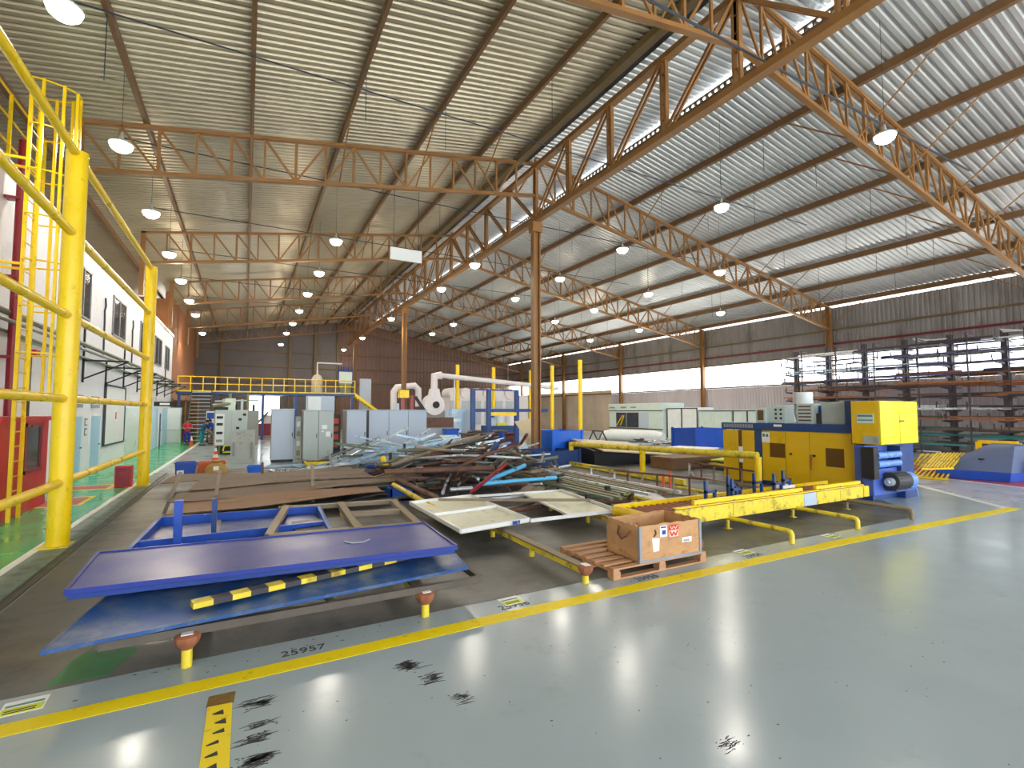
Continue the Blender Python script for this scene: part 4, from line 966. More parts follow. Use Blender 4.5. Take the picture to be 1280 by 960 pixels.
heap('aluminium_profile', '', 'profile heap', 'aluminium profile', 190, 6.3, 19.2, 4.2, 3.4, .75,
     [(M_alu, 'bluish profile in the pale heap before the grey cabinets'), (M_alu, 'bluish profile in the pale heap before the grey cabinets'), (M_alu2, 'silver profile in the pale heap before the grey cabinets'), (M_alu2, 'silver profile in the pale heap before the grey cabinets'), (M_alu, 'bluish profile in the pale heap before the grey cabinets'), (M_greypipe, 'greyish profile in the pale heap before the grey cabinets')],
     (1.6, 4.6), (.022, .05), 23, dirmean=.0, dirspread=.6, kind='channel')
for (p0, p1, r, m, lab) in (
        ((481, 590, .75), (618, 585, .75), .07, M_rustpipe, 'long rusty pipe lying across the top of the dark scrap heap'),
        ((478, 571, .9), (487, 604, .1), .08, M_yellow, 'bright yellow bent bar at the left end of the dark scrap heap'),
        ((492, 606, .35), (566, 648, .2), .06, M_yel_worn, 'long dull yellow pipe at the front left of the dark scrap heap'),
        ((497, 600, .4), (545, 622, .3), .07, M_rustpipe, 'rusty pipe lying beside the dull yellow pipe'),
        ((600, 605, .5), (695, 597, .5), .05, M_cyan, 'bright cyan bar pointing right out of the dark scrap heap'),
        ((610, 600, .5), (656, 582, .7), .06, M_cyan, 'shorter cyan bar above the bright cyan bar'),
        ((588, 616, .3), (633, 580, .85), .045, M_darkred, 'slanted reddish pipe rising at the right of the dark scrap heap'),
        ((573, 627, .2), (660, 620, .2), .04, M_alu2, 'silver pipe at the front foot of the dark scrap heap'),
        ((563, 612, .3), (590, 610, .3), .05, M_alu2, 'short silver pipe in the front of the dark scrap heap'),
        ((488, 588, .3), (488, 566, .8), .05, M_darkpipe, 'short dark upright pipe at the left of the dark scrap heap'),
        ((612, 570, .95), (622, 553, 1.2), .09, M_blue_frame, 'dark blue stubby bar sticking up from the scrap heap top')):
    a = G(p0[0], p0[1], p0[2]); b = G(p1[0], p1[1], p1[2])
    if lab.startswith(('slanted', 'short dark', 'dark blue', 'bright yellow')):
        d = ray(p1[0], p1[1]); b = Vector((0, 0, H)) + d * (math.hypot(a.x, a.y) / math.hypot(d.x, d.y))
    if lab.startswith('bright yellow'): mb = MB().tube([a, a.lerp(b, .5) + Vector((0, -.1, .05)), b], r, 8)
    else: mb = MB().tube([a, b], r, 10)
    tag(mb.build('loose_pipe', m), lab, 'pipe')
a = G(548, 588, .6); 
tag(MB().tube([(5.2, 13.2, .62), (6.2, 13.0, .68), (6.45, 12.9, .6), (6.5, 12.8, .1)], .06, 10).build('bent_pipe', M_taupe), 'taupe pipe with a right-angle bend in the middle of the scrap heap', 'pipe')

# ------------------------------------------------------------------ bins and small things behind the rusty plates
def open_bin(name, label, cat, x, y, sx, sy, h, m, z=.004, rz=0, rim=True, group=None):
    t = thing(name, label, cat, (x, y, z), rz, group); e = .03
    MB().hexa([(-sx / 2 * .9, -sy / 2 * .9, 0), (sx / 2 * .9, -sy / 2 * .9, 0), (sx / 2 * .9, sy / 2 * .9, 0), (-sx / 2 * .9, sy / 2 * .9, 0)], [(-sx / 2 * .9, -sy / 2 * .9, e), (sx / 2 * .9, -sy / 2 * .9, e), (sx / 2 * .9, sy / 2 * .9, e), (-sx / 2 * .9, sy / 2 * .9, e)]).build('base', m, t)
    w = MB()
    for (ax, ay, bx, by) in ((-1, -1, 1, -1), (1, -1, 1, 1), (1, 1, -1, 1), (-1, 1, -1, -1)):
        a0 = Vector((ax * sx / 2 * .9, ay * sy / 2 * .9, 0)); b0 = Vector((bx * sx / 2 * .9, by * sy / 2 * .9, 0)); a1 = Vector((ax * sx / 2, ay * sy / 2, h)); b1 = Vector((bx * sx / 2, by * sy / 2, h))
        nrm = (b0 - a0).cross(Vector((0, 0, 1))).normalized() * -e
        w.hexa([a0, b0, b0 + nrm, a0 + nrm], [a1, b1, b1 + nrm, a1 + nrm])
    w.build('walls', m, t)
    if rim:
        r = MB()
        for (ax, ay, bx, by) in ((-1, -1, 1, -1), (1, -1, 1, 1), (1, 1, -1, 1), (-1, 1, -1, -1)): r.bar((ax * sx / 2, ay * sy / 2, h), (bx * sx / 2, by * sy / 2, h), .05, .04)
        r.build('rim', m, t)
    return t
b = open_bin('plastic_bin', 'blue plastic bin behind the left end of the rusty plates', 'bin', -1.75, 20.2, .62, .5, .48, M_blue_mid, rz=.1)
MB().box(-.25, -.05, -.27, -.255, .12, .24).build('label', M_paper, b)
open_bin('plastic_bin', 'orange plastic bin beside the blue bin', 'bin', -1.0, 20.3, .85, .55, .45, M_orangebin)
t = thing('bag', 'slumped tan bag in front of the orange bin', 'bag', (-.82, 19.6, .004))
MB()._lathe([(.3, 0), (.36, .1), (.34, .25), (.25, .4), (.12, .47), (.17, .55)], (0, 0, 0), 14).build('sack', M_tan, t); MB().box(-.08, .08, -.33, -.29, .2, .38).build('label', M_paper, t)
b = open_bin('plastic_bin', 'small bright blue basin behind the middle of the rusty plates', 'bin', .35, 19.9, .5, .4, .28, M_blue)
t = thing('yellow_crate', 'yellow plastic crate behind the right end of the rusty plates', 'crate', (2.55, 19.2, .004))
MB().box(-.6, .6, -.3, .3, 0, .42).build('body', M_yellow, t, bevel=.03); MB().box(-.64, .64, -.34, .34, .36, .42).build('rim', M_yellow, t, bevel=.015)
for k in range(6): MB().box(-.55 + k * .2, -.45 + k * .2, -.32, -.3, .06, .32).build('rib', M_yel_worn, t)
t = thing('grey_chest', 'grey box right beside the yellow crate', 'box', (3.45, 19.1, .004)); MB().box(-.3, .3, -.3, .3, 0, .38).build('body', M_panelgrey, t, bevel=.02); MB().box(-.31, .31, -.31, .31, .33, .36).build('lid_band', M_cab_dark, t)
open_bin('plastic_bin', 'dark blue bucket at the right end of the rusty plates', 'bin', 3.75, 16.6, .42, .42, .42, M_blue_mid)
rnd = random.Random(31); 
for k in range(26):
    x, y = 1.3 + rnd.gauss(0, .33), 19.4 + rnd.gauss(0, .2); z = .0 + rnd.random() * .1; a = rnd.random() * 3.1; l = rnd.uniform(.1, .28); tl = rnd.uniform(-.25, .25)
    d = Vector((math.cos(a), math.sin(a) * .5, tl)) * l
    o = MB().tube([Vector((x, y, z + .03)) - d * .5, Vector((x, y, z + .03)) + d * .5], .03, 6).build('scrap_piece', rnd.choice([M_black, M_alu2, M_darkpipe]))
    tag(o, 'small dark or silver piece in the little scrap heap before the bright floor', 'scrap piece', 'little scrap heap before the bright floor')
t = thing('folding_sawhorse', 'thin dark blue bent rod frame in front of the papered cabinet', 'frame', (3.2, 20.5, .004))
MB().tube([(-.9, 0, .2), (.3, 0, .75), (.38, .02, .7)], .025, 8).build('rod', M_blue_frame, t); MB().tube([(0, 0, 0), (.1, 0, .65)], .03, 8).build('leg', M_blue_frame, t); MB().tube([(.25, .3, 0), (.3, 0, .72)], .03, 8).build('leg', M_blue_frame, t)
# traffic cone
t = thing('traffic_cone', 'orange and white striped traffic cone left of the grey board', 'cone', (-1.12, 25.6, .004))
MB().box(-.2, .2, -.2, .2, 0, .04).build('base', M_coneR, t, bevel=.01)
for k in range(5):
    z0, z1 = .04 + k * .14, .04 + (k + 1) * .14; r = lambda z: .15 - .155 * (z / .78)
    MB()._lathe([(r(z0), z0), (r(z1), z1)], (0, 0, 0), 18).build('stripe' , M_coneR if k % 2 == 0 else M_coneW, t)
t = thing('grey_board', 'grey stained board leaning upright in front of the left grey machine', 'board', (-.05, 24.0, .01))
MB().hexa([(-.46, 0, 0), (.42, .05, 0), (.42, .09, 0), (-.46, .04, 0)], [(-.5, .42, 1.38), (.45, .47, 1.42), (.45, .51, 1.42), (-.5, .46, 1.38)]).build('board', M_panelgrey, t)
MB().box(-.4, -.32, .1, .5, 0, .9).build('prop', M_cab_dark, t); MB().box(.28, .36, .1, .5, 0, .9).build('prop', M_cab_dark, t)

# ------------------------------------------------------------------ grey cabinets
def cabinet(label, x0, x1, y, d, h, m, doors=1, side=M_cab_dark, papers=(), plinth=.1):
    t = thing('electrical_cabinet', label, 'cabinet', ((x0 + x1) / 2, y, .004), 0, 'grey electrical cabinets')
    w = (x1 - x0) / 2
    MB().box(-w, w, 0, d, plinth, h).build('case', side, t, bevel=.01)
    MB().box(-w + .03, w - .03, .03, d - .03, 0, plinth).build('plinth', M_black, t)
    MB().box(-w - .02, w + .02, -.03, d + .02, h, h + .04).build('roof', m, t, bevel=.006)
    for k in range(doors):
        a = -w + 2 * w * k / doors; b = -w + 2 * w * (k + 1) / doors
        dr = MB().box(a + .012, b - .012, -.025, 0, plinth + .02, h - .01).build('door', m, t, bevel=.006)
        MB().box(b - .09, b - .06, -.045, -.025, h * .48, h * .56).build('handle', M_black, dr)
    for (px, pz, pw, ph) in papers: MB().box(px, px + pw, -.03, -.0255, pz, pz + ph).build('paper_sheet', M_paper, t)
    return t
cabinet('pale blue-grey single cabinet standing right of the bright floor reflection', 1.0, 1.92, 23.9, .55, 2.3, M_cab_blue)
cabinet('green-grey double cabinet with white papers on its right door', 2.2, 3.45, 23.0, .6, 2.24, M_cab_green, 2, papers=((.13, 1.45, .22, .18), (.12, 1.32, .1, .05), (.3, 1.12, .18, .22)))
cabinet('pale single cabinet between the papered cabinet and the wide one', 4.1, 5.0, 23.6, 1.0, 2.26, M_cab_blue)
cabinet('wide pale blue cabinet with three doors behind the profile heap', 5.15, 8.0, 23.8, .8, 2.27, M_cab_blue, 3)
t = thing('tall_switch_cabinet', 'tall pale cabinet with white left door rising behind the papered cabinet', 'cabinet', (3.35, 26.5, .004))
MB().box(-.65, .65, 0, .7, .1, 3.0).build('case', M_cab_blue, t, bevel=.02); MB().box(-.62, .62, .03, .67, 0, .1).build('plinth', M_black, t); MB().box(-.62, .0, -.02, 0, .15, 2.95).build('door', M_whitemetal, t, bevel=.01); MB().box(.02, .62, -.02, 0, .15, 2.95).build('door', M_cab_blue, t, bevel=.01)
t = thing('machine_gap_unit', 'dark framed unit with red and brown parts between two grey cabinets', 'machine', (3.85, 24.9, .004))
MB().box(-.25, .2, 0, .5, 0, 2.1).build('case', M_darkpipe, t)
for k in range(4): MB().box(-.2, .1, -.03, 0, .5 + k * .38, .75 + k * .38).build('module', M_coneR if k % 2 else M_brown, t)
t = thing('junction_unit', 'narrow yellow-white strip unit between the two front grey cabinets', 'frame', (2.05, 23.4, .004))
MB().box(-.1, .1, 0, .3, 0, 2.0).build('case', M_panelgrey, t)
for k in range(4): MB().box(-.07, .07, -.03, 0, .3 + k * .42, .52 + k * .42).build('module', M_booth if k % 2 else M_olive, t)
# left grey machine cabinet
t = thing('control_machine', 'grey control machine with white instrument column near the bright doorway', 'machine', (-.62, 29.6, .004))
MB().box(-.75, .72, 0, 1.0, .45, 2.3).build('case', M_cab_green, t, bevel=.02); MB().box(-.7, .68, .1, .9, 0, .45).build('base', M_black, t)
MB().box(-.73, -.33, -.04, 0, .5, 2.1).build('instrument_panel', M_whitemetal, t)
for z in (.65, 1.05, 1.5, 1.85): MB().box(-.68, -.4, -.06, -.04, z, z + .13).build('instrument', M_black if z > 1 else M_cab_dark, t)
MB().box(-.0, .7, -.04, 0, .5, 2.25).build('door', M_cab_green, t, bevel=.01)
for (x, z) in ((.2, 1.3), (.5, 2.0), (.3, 1.75)): MB().box(x, x + .15, -.06, -.04, z, z + .12).build('switch', M_black, t)
MB().box(-.8, -.2, .1, .8, 2.3, 2.45).build('top_box', M_black, t); MB().box(-.3, .6, -.2, .1, .1, .18).box(-.55, -.5, -.25, -.2, 0, .5).build('yellow_guard', M_olive, t)
m = MB().tube([(-.35, -.25, .2), (-.3, -.25, .45), (.3, -.25, .5), (.55, -.25, .35), (.55, -.25, .15), (-.35, -.25, .12)], .035, 8); m.build('yellow_hoop', M_lime, t)
t = thing('notice_board', 'blue and white notice board behind the people', 'board', (-2.0, 42.0, .004))
MB().box(-.5, .45, -.03, .03, 1.1, 2.25).build('board', M_paper, t); MB().box(-.46, .41, -.04, -.03, 1.7, 2.15).build('blue_header', M_blue_mid, t); MB().box(-.4, .35, -.04, -.03, 1.2, 1.6).build('sheets', M_booth, t)
for x in (-.45, .4): MB().box(x - .03, x + .03, 0, .06, 0, 2.25).build('leg', M_cable, t)
t = thing('far_machine', 'red and ochre machine glimpsed in the bright doorway behind the grey board', 'machine', (1.6, 52, .004))
MB().box(-.8, .9, 0, 1.2, 0, 1.1).build('base', M_darkred, t); MB().bar((-.9, 0, .8), (.3, 0, 2.2), .2, .2).build('boom', M_orange, t); MB().box(-.1, .7, .2, .9, 1.1, 1.9).build('cab', M_whitemetal, t); MB().box(-1.8, -1.0, 0, .8, 0, 1.9).build('housing', M_cab, t)
t = thing('far_machine', 'dark cluttered machine with pipes on the floor under the mezzanine', 'machine', (-.6, 37.5, .004))
MB().box(-1.2, 1.4, 0, 1.5, 0, 2.3).build('base', M_cab_dark, t)
for k in range(7): MB().box(-1.1 + k * .35, -.95 + k * .35, .2, .6, 2.3, 2.7 + .35 * (k % 3)).build('riser', [M_black, M_cab, M_olive][k % 3], t)
MB().tube([(-1.2, .3, 2.9), (1.4, .3, 3.0)], .05, 8).build('pipe', M_cab, t); MB().box(-.6, .0, .1, .5, 2.3, 3.1).build('motor_box', M_booth, t); MB().tube([(-1.3, 0, 2.6), (-.3, .2, 2.75)], .12, 10).build('pipe', M_olive, t)
t = thing('ochre_rack', 'olive brown rack standing against the far brown wall behind the man in red', 'rack', (-3.8, 44.4, .004))
MB().box(-1.0, .6, .3, .5, 0, 3.1).build('back_panel', mat('olive_brown', '#7C5A22', 0.6, var=0.25, scale=2), t)
for x in (-1.0, -.2, .6): MB().box(x - .05, x + .05, 0, .1, 0, 3.2).build('upright', M_taupe, t)
for z in (1.0, 2.0, 3.0): MB().box(-1.0, .6, 0, .3, z, z + .08).build('shelf', M_brown, t)
# tall blue container box in the bay right
def steel_box(name, label, x0, x1, y0, y1, h, m, z=.004, open_top=True, ribs=True, cat='container'):
    t = thing(name, label, cat, ((x0 + x1) / 2, (y0 + y1) / 2, z)); sx, sy = (x1 - x0) / 2, (y1 - y0) / 2; e = .05
    MB().box(-sx, sx, -sy, -sy + e, .06, h).build('front_wall', m, t); MB().box(-sx, sx, sy - e, sy, .06, h).build('back_wall', m, t)
    MB().box(-sx, -sx + e, -sy + e, sy - e, .06, h).build('side_wall', m, t); MB().box(sx - e, sx, -sy + e, sy - e, .06, h).build('side_wall', m, t)
    MB().box(-sx + e, sx - e, -sy + e, sy - e, .06, .1).build('floor_plate', m, t)
    if ribs:
        for (x, y) in ((-sx, -sy), (sx, -sy), (-sx, sy), (sx, sy)): MB().box(x - .05, x + .05, y - .05, y + .05, 0, h + .05).build('corner_post', m, t)
    return t
steel_box('steel_container', 'large bright blue steel container beyond the yellow barrier', 21.2, 23.6, 18.6, 20.2, 1.3, M_blue_mid)
steel_box('steel_container', 'bright blue steel container with corner posts beside the beige board', 12.0, 13.6, 18.4, 20.2, 1.35, M_blue)
steel_box('steel_container', 'low navy steel container in front of the beige board', 10.3, 12.2, 16.7, 18.5, .62, M_blue_frame)
t = thing('beige_board', 'beige curved board leaning against the blue container', 'board', (11.9, 19.9, .3))
m = MB(); n = 10
for q in (0, 1):
    for i in range(n + 1):
        v = i / n; m.v += [(-.75 + .45 * (1 - v) + q * .0, -.2 + .7 * v * v + q * .03, v * 1.45), (.15 + .2 * (1 - v), -.25 + .75 * v * v + q * .03, v * 1.6)]
st_ = 2 * (n + 1)
for i in range(n): a = 2 * i; m.f += [(a, a + 1, a + 3, a + 2), (st_ + a, st_ + a + 2, st_ + a + 3, st_ + a + 1), (a, a + 2, st_ + a + 2, st_ + a), (a + 1, st_ + a + 1, st_ + a + 3, a + 3)]
m.f += [(0, st_, st_ + 1, 1), (2 * n, 2 * n + 1, st_ + 2 * n + 1, st_ + 2 * n)]
m.build('board', M_beige, t)
t = thing('blue_slide', 'blue sloped sheet behind the beige board', 'sheet', (11.3, 20.6, .004))
MB().prism([(-.7, 0), (.6, 0), (-.7, 1.25)], 'y', -.05, .4).build('sheet', M_blue_mid, t)
def drum_bin(label, x, y, m):
    t = thing('scrap_bin', label, 'bin', (x, y, .004)); MB().box(-.55, .55, -.5, .5, .1, 1.15).build('body', m, t, bevel=.08); MB().box(-.6, .6, -.55, .55, 1.08, 1.16).build('rim', m, t, bevel=.02)
    for sx in (-.4, .4): MB().box(sx - .06, sx + .06, -.45, .45, 0, .1).build('skid', M_darkpipe, t)
    MB().box(-.3, .3, -.3, .3, 1.1, 1.3).build('contents', M_darkpipe, t, bevel=.08)
    return t
drum_bin('left rust-brown scrap bin behind the dark scrap heap', 10.0, 22.4, M_rustpipe); drum_bin('right rust-brown scrap bin beside the low navy container', 11.2, 22.0, mat('red_brown_bin', '#7C3B2C', 0.6, var=0.2))
# black pallet box with beige sheet
t = thing('sheet_stack', 'beige sheets lying on a black box behind the yellow barrier', 'stack', (14.3, 17.2, .004))
MB().hexa([(-1.7, -1.0, 0), (1.5, -1.4, 0), (1.5, 1.0, 0), (-1.7, 1.0, 0)], [(-1.7, -1.0, .6), (1.5, -1.4, .36), (1.5, 1.0, .66), (-1.7, 1.0, .9)]).build('black_box', M_black, t)
MB().hexa([(-1.5, -1.3, .60), (1.7, -1.75, .34), (1.9, 1.1, .70), (-1.3, 1.2, .93)], [(-1.5, -1.3, .65), (1.7, -1.75, .39), (1.9, 1.1, .76), (-1.3, 1.2, 1.0)]).build('beige_sheet', M_beige, t)
t = thing('brown_carton', 'long low brown box behind the yellow barrier', 'box', (15.6, 14.2, .004)); MB().box(-1.3, 1.3, -.6, .6, 0, .42).build('body', M_rust2, t, bevel=.01); MB().box(-1.32, 1.32, -.62, .62, .36, .44).build('lid', M_rust2, t)
for k, (x, y, sx, sy, z, rz, m, lab) in enumerate(((18.2, 16.6, 1.5, 1.0, .5, .3, M_paper, 'white sheet on the pile left of the yellow machine'), (17.6, 14.3, 1.1, .8, .3, -.2, M_blue_frame, 'navy sheet at the foot of the pile left of the yellow machine'), (18.8, 14.8, 1.1, .7, .42, .1, M_cab_blue, 'pale blue sheet on the pile left of the yellow machine'), (20.6, 16.9, 1.0, .6, .38, .5, M_blue_mid, 'blue sheet on the pile left of the yellow machine'), (17.0, 12.9, .9, .6, .36, .2, M_lime, 'lime yellow sheet on the pile by the yellow machine'), (16.9, 12.6, 1.0, .7, .22, -.1, M_yel_worn, 'worn yellow tray under the lime sheet'))):
    t = thing('loose_sheet', lab, 'sheet', (x, y, .004), rz); MB().box(-sx, sx, -sy, sy, z - .06, z).build('sheet', m, t, bevel=.01)
    for (a, b) in ((-.7, -.7), (.7, -.7), (.7, .7), (-.7, .7)): MB().box(a * sx - .05, a * sx + .05, b * sy - .05, b * sy + .05, 0, z - .06).build('support_block', M_taupe, t)
# light-blue console and blue boxes left of scrap bins
t = thing('operator_console', 'pale console with blue front at the foot of a yellow pole', 'console', (8.9, 22.8, .004))
MB().prism([(-.4, 0), (.4, 0), (.4, 1.05), (-.4, .8)], 'x', -.45, .45).build('case', M_booth, t); MB().box(-.4, .4, -.42, -.4, .2, .7).build('front_panel', M_cab_blue, t)
for k in range(8): MB().box(-.35 + .1 * k, -.3 + .1 * k, -.25, -.2, .87, .9).build('button', M_black if k % 2 else M_olive, t)
t = thing('tilted_box', 'bright blue box tilted on the right of the profile heap', 'box', (8.9, 21.2, .35), .3); MB().hexa([(-.6, -.4, 0), (.5, -.4, -.2), (.5, .4, -.2), (-.6, .4, 0)], [(-.5, -.4, .5), (.6, -.4, .3), (.6, .4, .3), (-.5, .4, .5)]).build('body', M_blue_mid, t, bevel=.02); MB().box(-.35, -.3, -.36, .36, .44, .5).build('seam', M_blue, t)
t = thing('pale_box', 'small pale blue box beside the tilted blue box', 'box', (9.9, 21.3, .004)); MB().box(-.4, .4, -.3, .3, 0, .55).build('body', M_cab_blue, t, bevel=.03); MB().box(-.42, .42, -.32, .32, .5, .58).build('lid', M_cab_blue, t)
t = thing('grey_cabinet_row', 'low grey and pale cabinets right of the three-door cabinet', 'cabinet', (9.3, 25.6, .004))
MB().box(-.9, .9, 0, .8, 0, 1.35).build('case', M_cab_dark, t)
for k, (z0, z1, m) in enumerate(((.1, .55, M_cab_blue), (.6, 1.3, M_cab))): MB().box(-.85, .7, -.03, 0, z0, z1).build('front_panel', m, t)
MB().box(-.9, .9, .1, .7, 1.35, 1.9).build('upper_rack', M_rustpipe, t)
t = thing('blue_bin', 'mid blue bin standing before the low grey cabinets', 'bin', (9.6, 24.6, .004)); MB().box(-.35, .35, -.3, .3, .05, 1.3).build('body', M_blue, t, bevel=.04); MB().box(-.37, .37, -.32, .32, 1.2, 1.32).build('rim', M_blue_mid, t)

# ------------------------------------------------------------------ mezzanine, ducts, gantries in the back
MY = 44.0
t = thing('mezzanine', 'long mezzanine deck with yellow handrail across the back of the hall', 'mezzanine', (2, MY, 0.004))
MB().box(-4.6, 8.3, MY, MY + 3.5, 3.55, 3.8).build('deck', M_blue_frame, t, world=True); MB().box(-4.6, 8.3, MY - .04, MY, 3.74, 3.84).build('toe_board', M_yel_worn, t, world=True)
for x in (-4.4, -2.0, 1.2, 3.6, 6.0, 8.1): MB().box(x - .1, x + .1, MY + .1, MY + .3, .004, 3.55).build('leg', M_blue_frame, t, world=True)
for k in range(17): x = -4.5 + k * .8; MB().box(x - .03, x + .03, MY + .02, MY + .08, 3.8, 4.9).build('railing_post', M_yellow, t, world=True)
for z in (4.35, 4.88): MB().tube([(-4.5, MY + .05, z), (8.3, MY + .05, z)], .035, 6).build('railing_bar', M_yellow, t, world=True)
t = thing('metal_stair', 'dark steel stair with pale treads rising to the mezzanine behind the people', 'stair', (-2.9, 41, .004))
for k in range(14):
    y = 40.6 + k * .245; z = .26 + k * .265; MB().box(-3.55, -2.35, y, y + .26, z - .04, z).build('tread', M_cab, t, world=True)
for x in (-3.6, -2.3): MB().bar((x, 40.5, .15), (x, 44.0, 3.75), .06, .25).build('stringer', M_black, t, world=True)
t = thing('metal_stair', 'yellow stair flight descending from the right end of the mezzanine', 'stair', (9.2, MY + .5, .004))
for y in (MY + .2, MY + 1.1): MB().bar((8.3, y, 3.75), (10.4, y, 2.2), .06, .25).build('stringer', M_yellow, t, world=True)
for k in range(7): MB().box(8.45 + k * .3, 8.7 + k * .3, MY + .2, MY + 1.1, 3.5 - k * .22, 3.54 - k * .22).build('tread', M_darkpipe, t, world=True)
MB().box(10.3, 10.5, MY + .2, MY + 1.1, .004, 2.3).build('support', M_blue_frame, t, world=True)
t = thing('mezzanine_console', 'grey box with navy frame standing on the right of the mezzanine', 'console', (7.6, MY + .6, 3.8))
MB().box(-.55, .55, 0, .6, .9, 1.9).build('case', M_booth, t); MB().box(-.6, -.55, -.05, .65, 0, 2.4).box(.55, .6, -.05, .65, 0, 2.4).box(-.6, .6, -.05, .65, 1.9, 2.0).build('frame', M_blue_frame, t); MB().box(-.5, .5, 0, .6, 0, .9).build('base', M_olive, t)
for k in range(4): MB().tube([(-.3 + k * .2, .3, 2.0), (-.3 + k * .2, .3, 2.4)], .06, 8).build('riser', M_blue_frame, t)
t = thing('pale_cabinet', 'pale blue upright panel beyond the right end of the mezzanine', 'panel', (9.5, MY + 1.5, .004)); MB().box(-.5, .5, 0, .15, 2.4, 5.2).build('panel', M_cab_blue, t); MB().box(-.5, -.4, 0, .15, 0, 2.4).box(.4, .5, 0, .15, 0, 2.4).build('leg', M_blue_frame, t)
t = thing('mezzanine_tank', 'pale rounded tank on the mezzanine left of the grey box', 'tank', (5.3, MY + .8, 3.8)); MB()._lathe([(.45, 0), (.45, 1.2), (.3, 1.5), (.12, 1.6)], (0, 0, 0), 18).build('shell', mat('cream_tank', '#C8BFA8', 0.5), t); MB().tube([(0, 0, 1.6), (0, 0, 2.6), (2.0, 0, 2.6)], .07, 8).build('pipe', M_duct, t)
def zpt(px, py, Y): return AY(px, py, Y)
t = thing('inverted_duct', 'white inverted U shaped duct above the three-door cabinet', 'duct', (13.5, 42, .004))
pts = [zpt(492, 512, 42), zpt(492, 490, 42), zpt(496, 484, 42), zpt(518, 482, 42), zpt(523, 487, 42), zpt(523, 508, 42)]
MB().tube(pts, .28, 14).build('duct', M_duct, t, world=True); MB().tube([zpt(492, 510, 42), (zpt(492, 512, 42).x, 42, .01)], .2, 10).build('leg', M_duct, t, world=True)
t = thing('blower', 'white blower with round dark inlet and tall vertical duct', 'blower', (zpt(545, 510, 38).x, 38, .004)); c = zpt(543, 506, 38); x = c.x
MB().box(x - 1.0, x + .9, 38, 39, .004, 2.3).build('stand', M_cab_dark, t, world=True); MB().tube([(x, 37.9, c.z), (x, 38.8, c.z)], .85, 22).build('volute', M_duct, t, world=True)
MB().tube([(x + .1, 37.8, c.z), (x + .1, 37.9, c.z)], .28, 18).build('inlet', M_black, t, world=True)
v = zpt(545, 470, 38); MB().tube([(v.x, 38.4, c.z), (v.x, 38.4, v.z), (v.x + .6, 38.4, v.z + .1)], .33, 14).build('vertical_duct', M_duct, t, world=True)
MB().hexa([(v.x - .6, 38.1, c.z), (v.x + .6, 38.1, c.z), (v.x + .6, 38.7, c.z), (v.x - .6, 38.7, c.z)], [(v.x - .33, 38.1, c.z + 1.3), (v.x + .33, 38.1, c.z + 1.3), (v.x + .33, 38.7, c.z + 1.3), (v.x - .33, 38.7, c.z + 1.3)]).build('transition', M_duct, t, world=True)
a, b = zpt(548, 469, 38.5), zpt(650, 480, 38.5)
tag(MB().tube([a, b, b + Vector((4, 0, -.3))], .2, 12).build('long_duct', M_duct), 'long white horizontal duct passing behind the yellow poles', 'duct')
c1, c2 = zpt(575, 493, 44), zpt(660, 497, 44)
t = thing('white_press_line', 'large white process machine with ribbed housings behind the navy gantry', 'machine', ((c1.x + c2.x) / 2, 44, .004))
MB().box(c1.x - 1, c2.x, 44, 46, .004, c1.z).build('housing', M_duct, t, world=True)
for k in range(6): xx = c1.x - .6 + k * 1.2; MB().tube([(xx, 43.9, c1.z + .1), (xx, 46, c1.z + .1)], .55, 14).build('hood', M_duct, t, world=True); MB().box(xx - .4, xx + .4, 43.93, 44, 1.0, 2.2).build('door', M_cab_blue, t, world=True); MB().box(xx - .4, xx + .4, 43.93, 44, 2.5, 3.3).build('inspection_panel', M_cab, t, world=True)
t = thing('coil_machine', 'yellow topped red and grey machine under the inverted duct', 'machine', (zpt(510, 510, 34).x, 34, .004)); x = zpt(510, 510, 34).x
MB().box(x - .9, x + .9, 34, 35.4, .004, 2.3).build('base', M_cab_dark, t, world=True); MB().box(x - .55, x + .1, 34.1, 34.7, 3.2, 3.75).build('yellow_head', M_yellow, t, world=True); MB().box(x - .35, x - .2, 34.2, 34.5, 2.3, 3.2).box(x + .3, x + .45, 34.2, 34.5, 2.3, 3.4).build('column', M_redfloor, t, world=True); MB().bar((x + .6, 34.3, 3.3), (x + 1.3, 34.3, 2.3), .14, .2).build('strut', M_black, t, world=True); MB().box(x - .9, x - .6, 34.1, 34.6, 2.3, 2.8).build('valve_block', M_cab, t, world=True)
# navy gantry frames
def pole_at(px, py_base): return G(px, py_base)
t = thing('navy_gantry', 'navy steel gantry frame between the yellow poles', 'gantry', (14.2, 30, .004))
gx = [AY(591, 540, 30).x, AY(611, 540, 30).x, AY(646, 540, 30).x]; ztop = AY(600, 488, 30).z
for x in gx: MB().box(x - .14, x + .14, 29.9, 30.15, .004, ztop + .1).build('post', M_blue_frame, t, world=True)
MB().box(gx[0], gx[2], 29.95, 30.1, ztop, ztop + .1).build('top_beam', M_blue_frame, t, world=True); zb = AY(600, 515, 30).z
MB().box(gx[0], gx[2] + 2.5, 29.93, 30.12, zb, zb + .22).build('cross_beam', M_blue_frame, t, world=True); MB().box(gx[1] + .1, gx[2] - .1, 29.85, 29.93, zb - .25, zb - .02).build('yellow_beam', M_yellow, t, world=True)
t = thing('strip_curtain', 'pale blue machine housing left of the navy gantry', 'machine', (AY(577, 530, 31).x, 31, .004)); x0, x1 = AY(566, 530, 31).x, AY(590, 530, 31).x; xm = (x0 + x1) / 2
MB().box(x0 - xm, x1 - xm, 0, 1.2, 0, 2.4).build('housing', M_curtain, t); 
for k in range(5): MB().box(x0 - xm + .05, (x0 - xm) * .1, -.04, 0, .5 + k * .35, .68 + k * .35).build('panel', M_paper if k % 2 else M_cab, t)
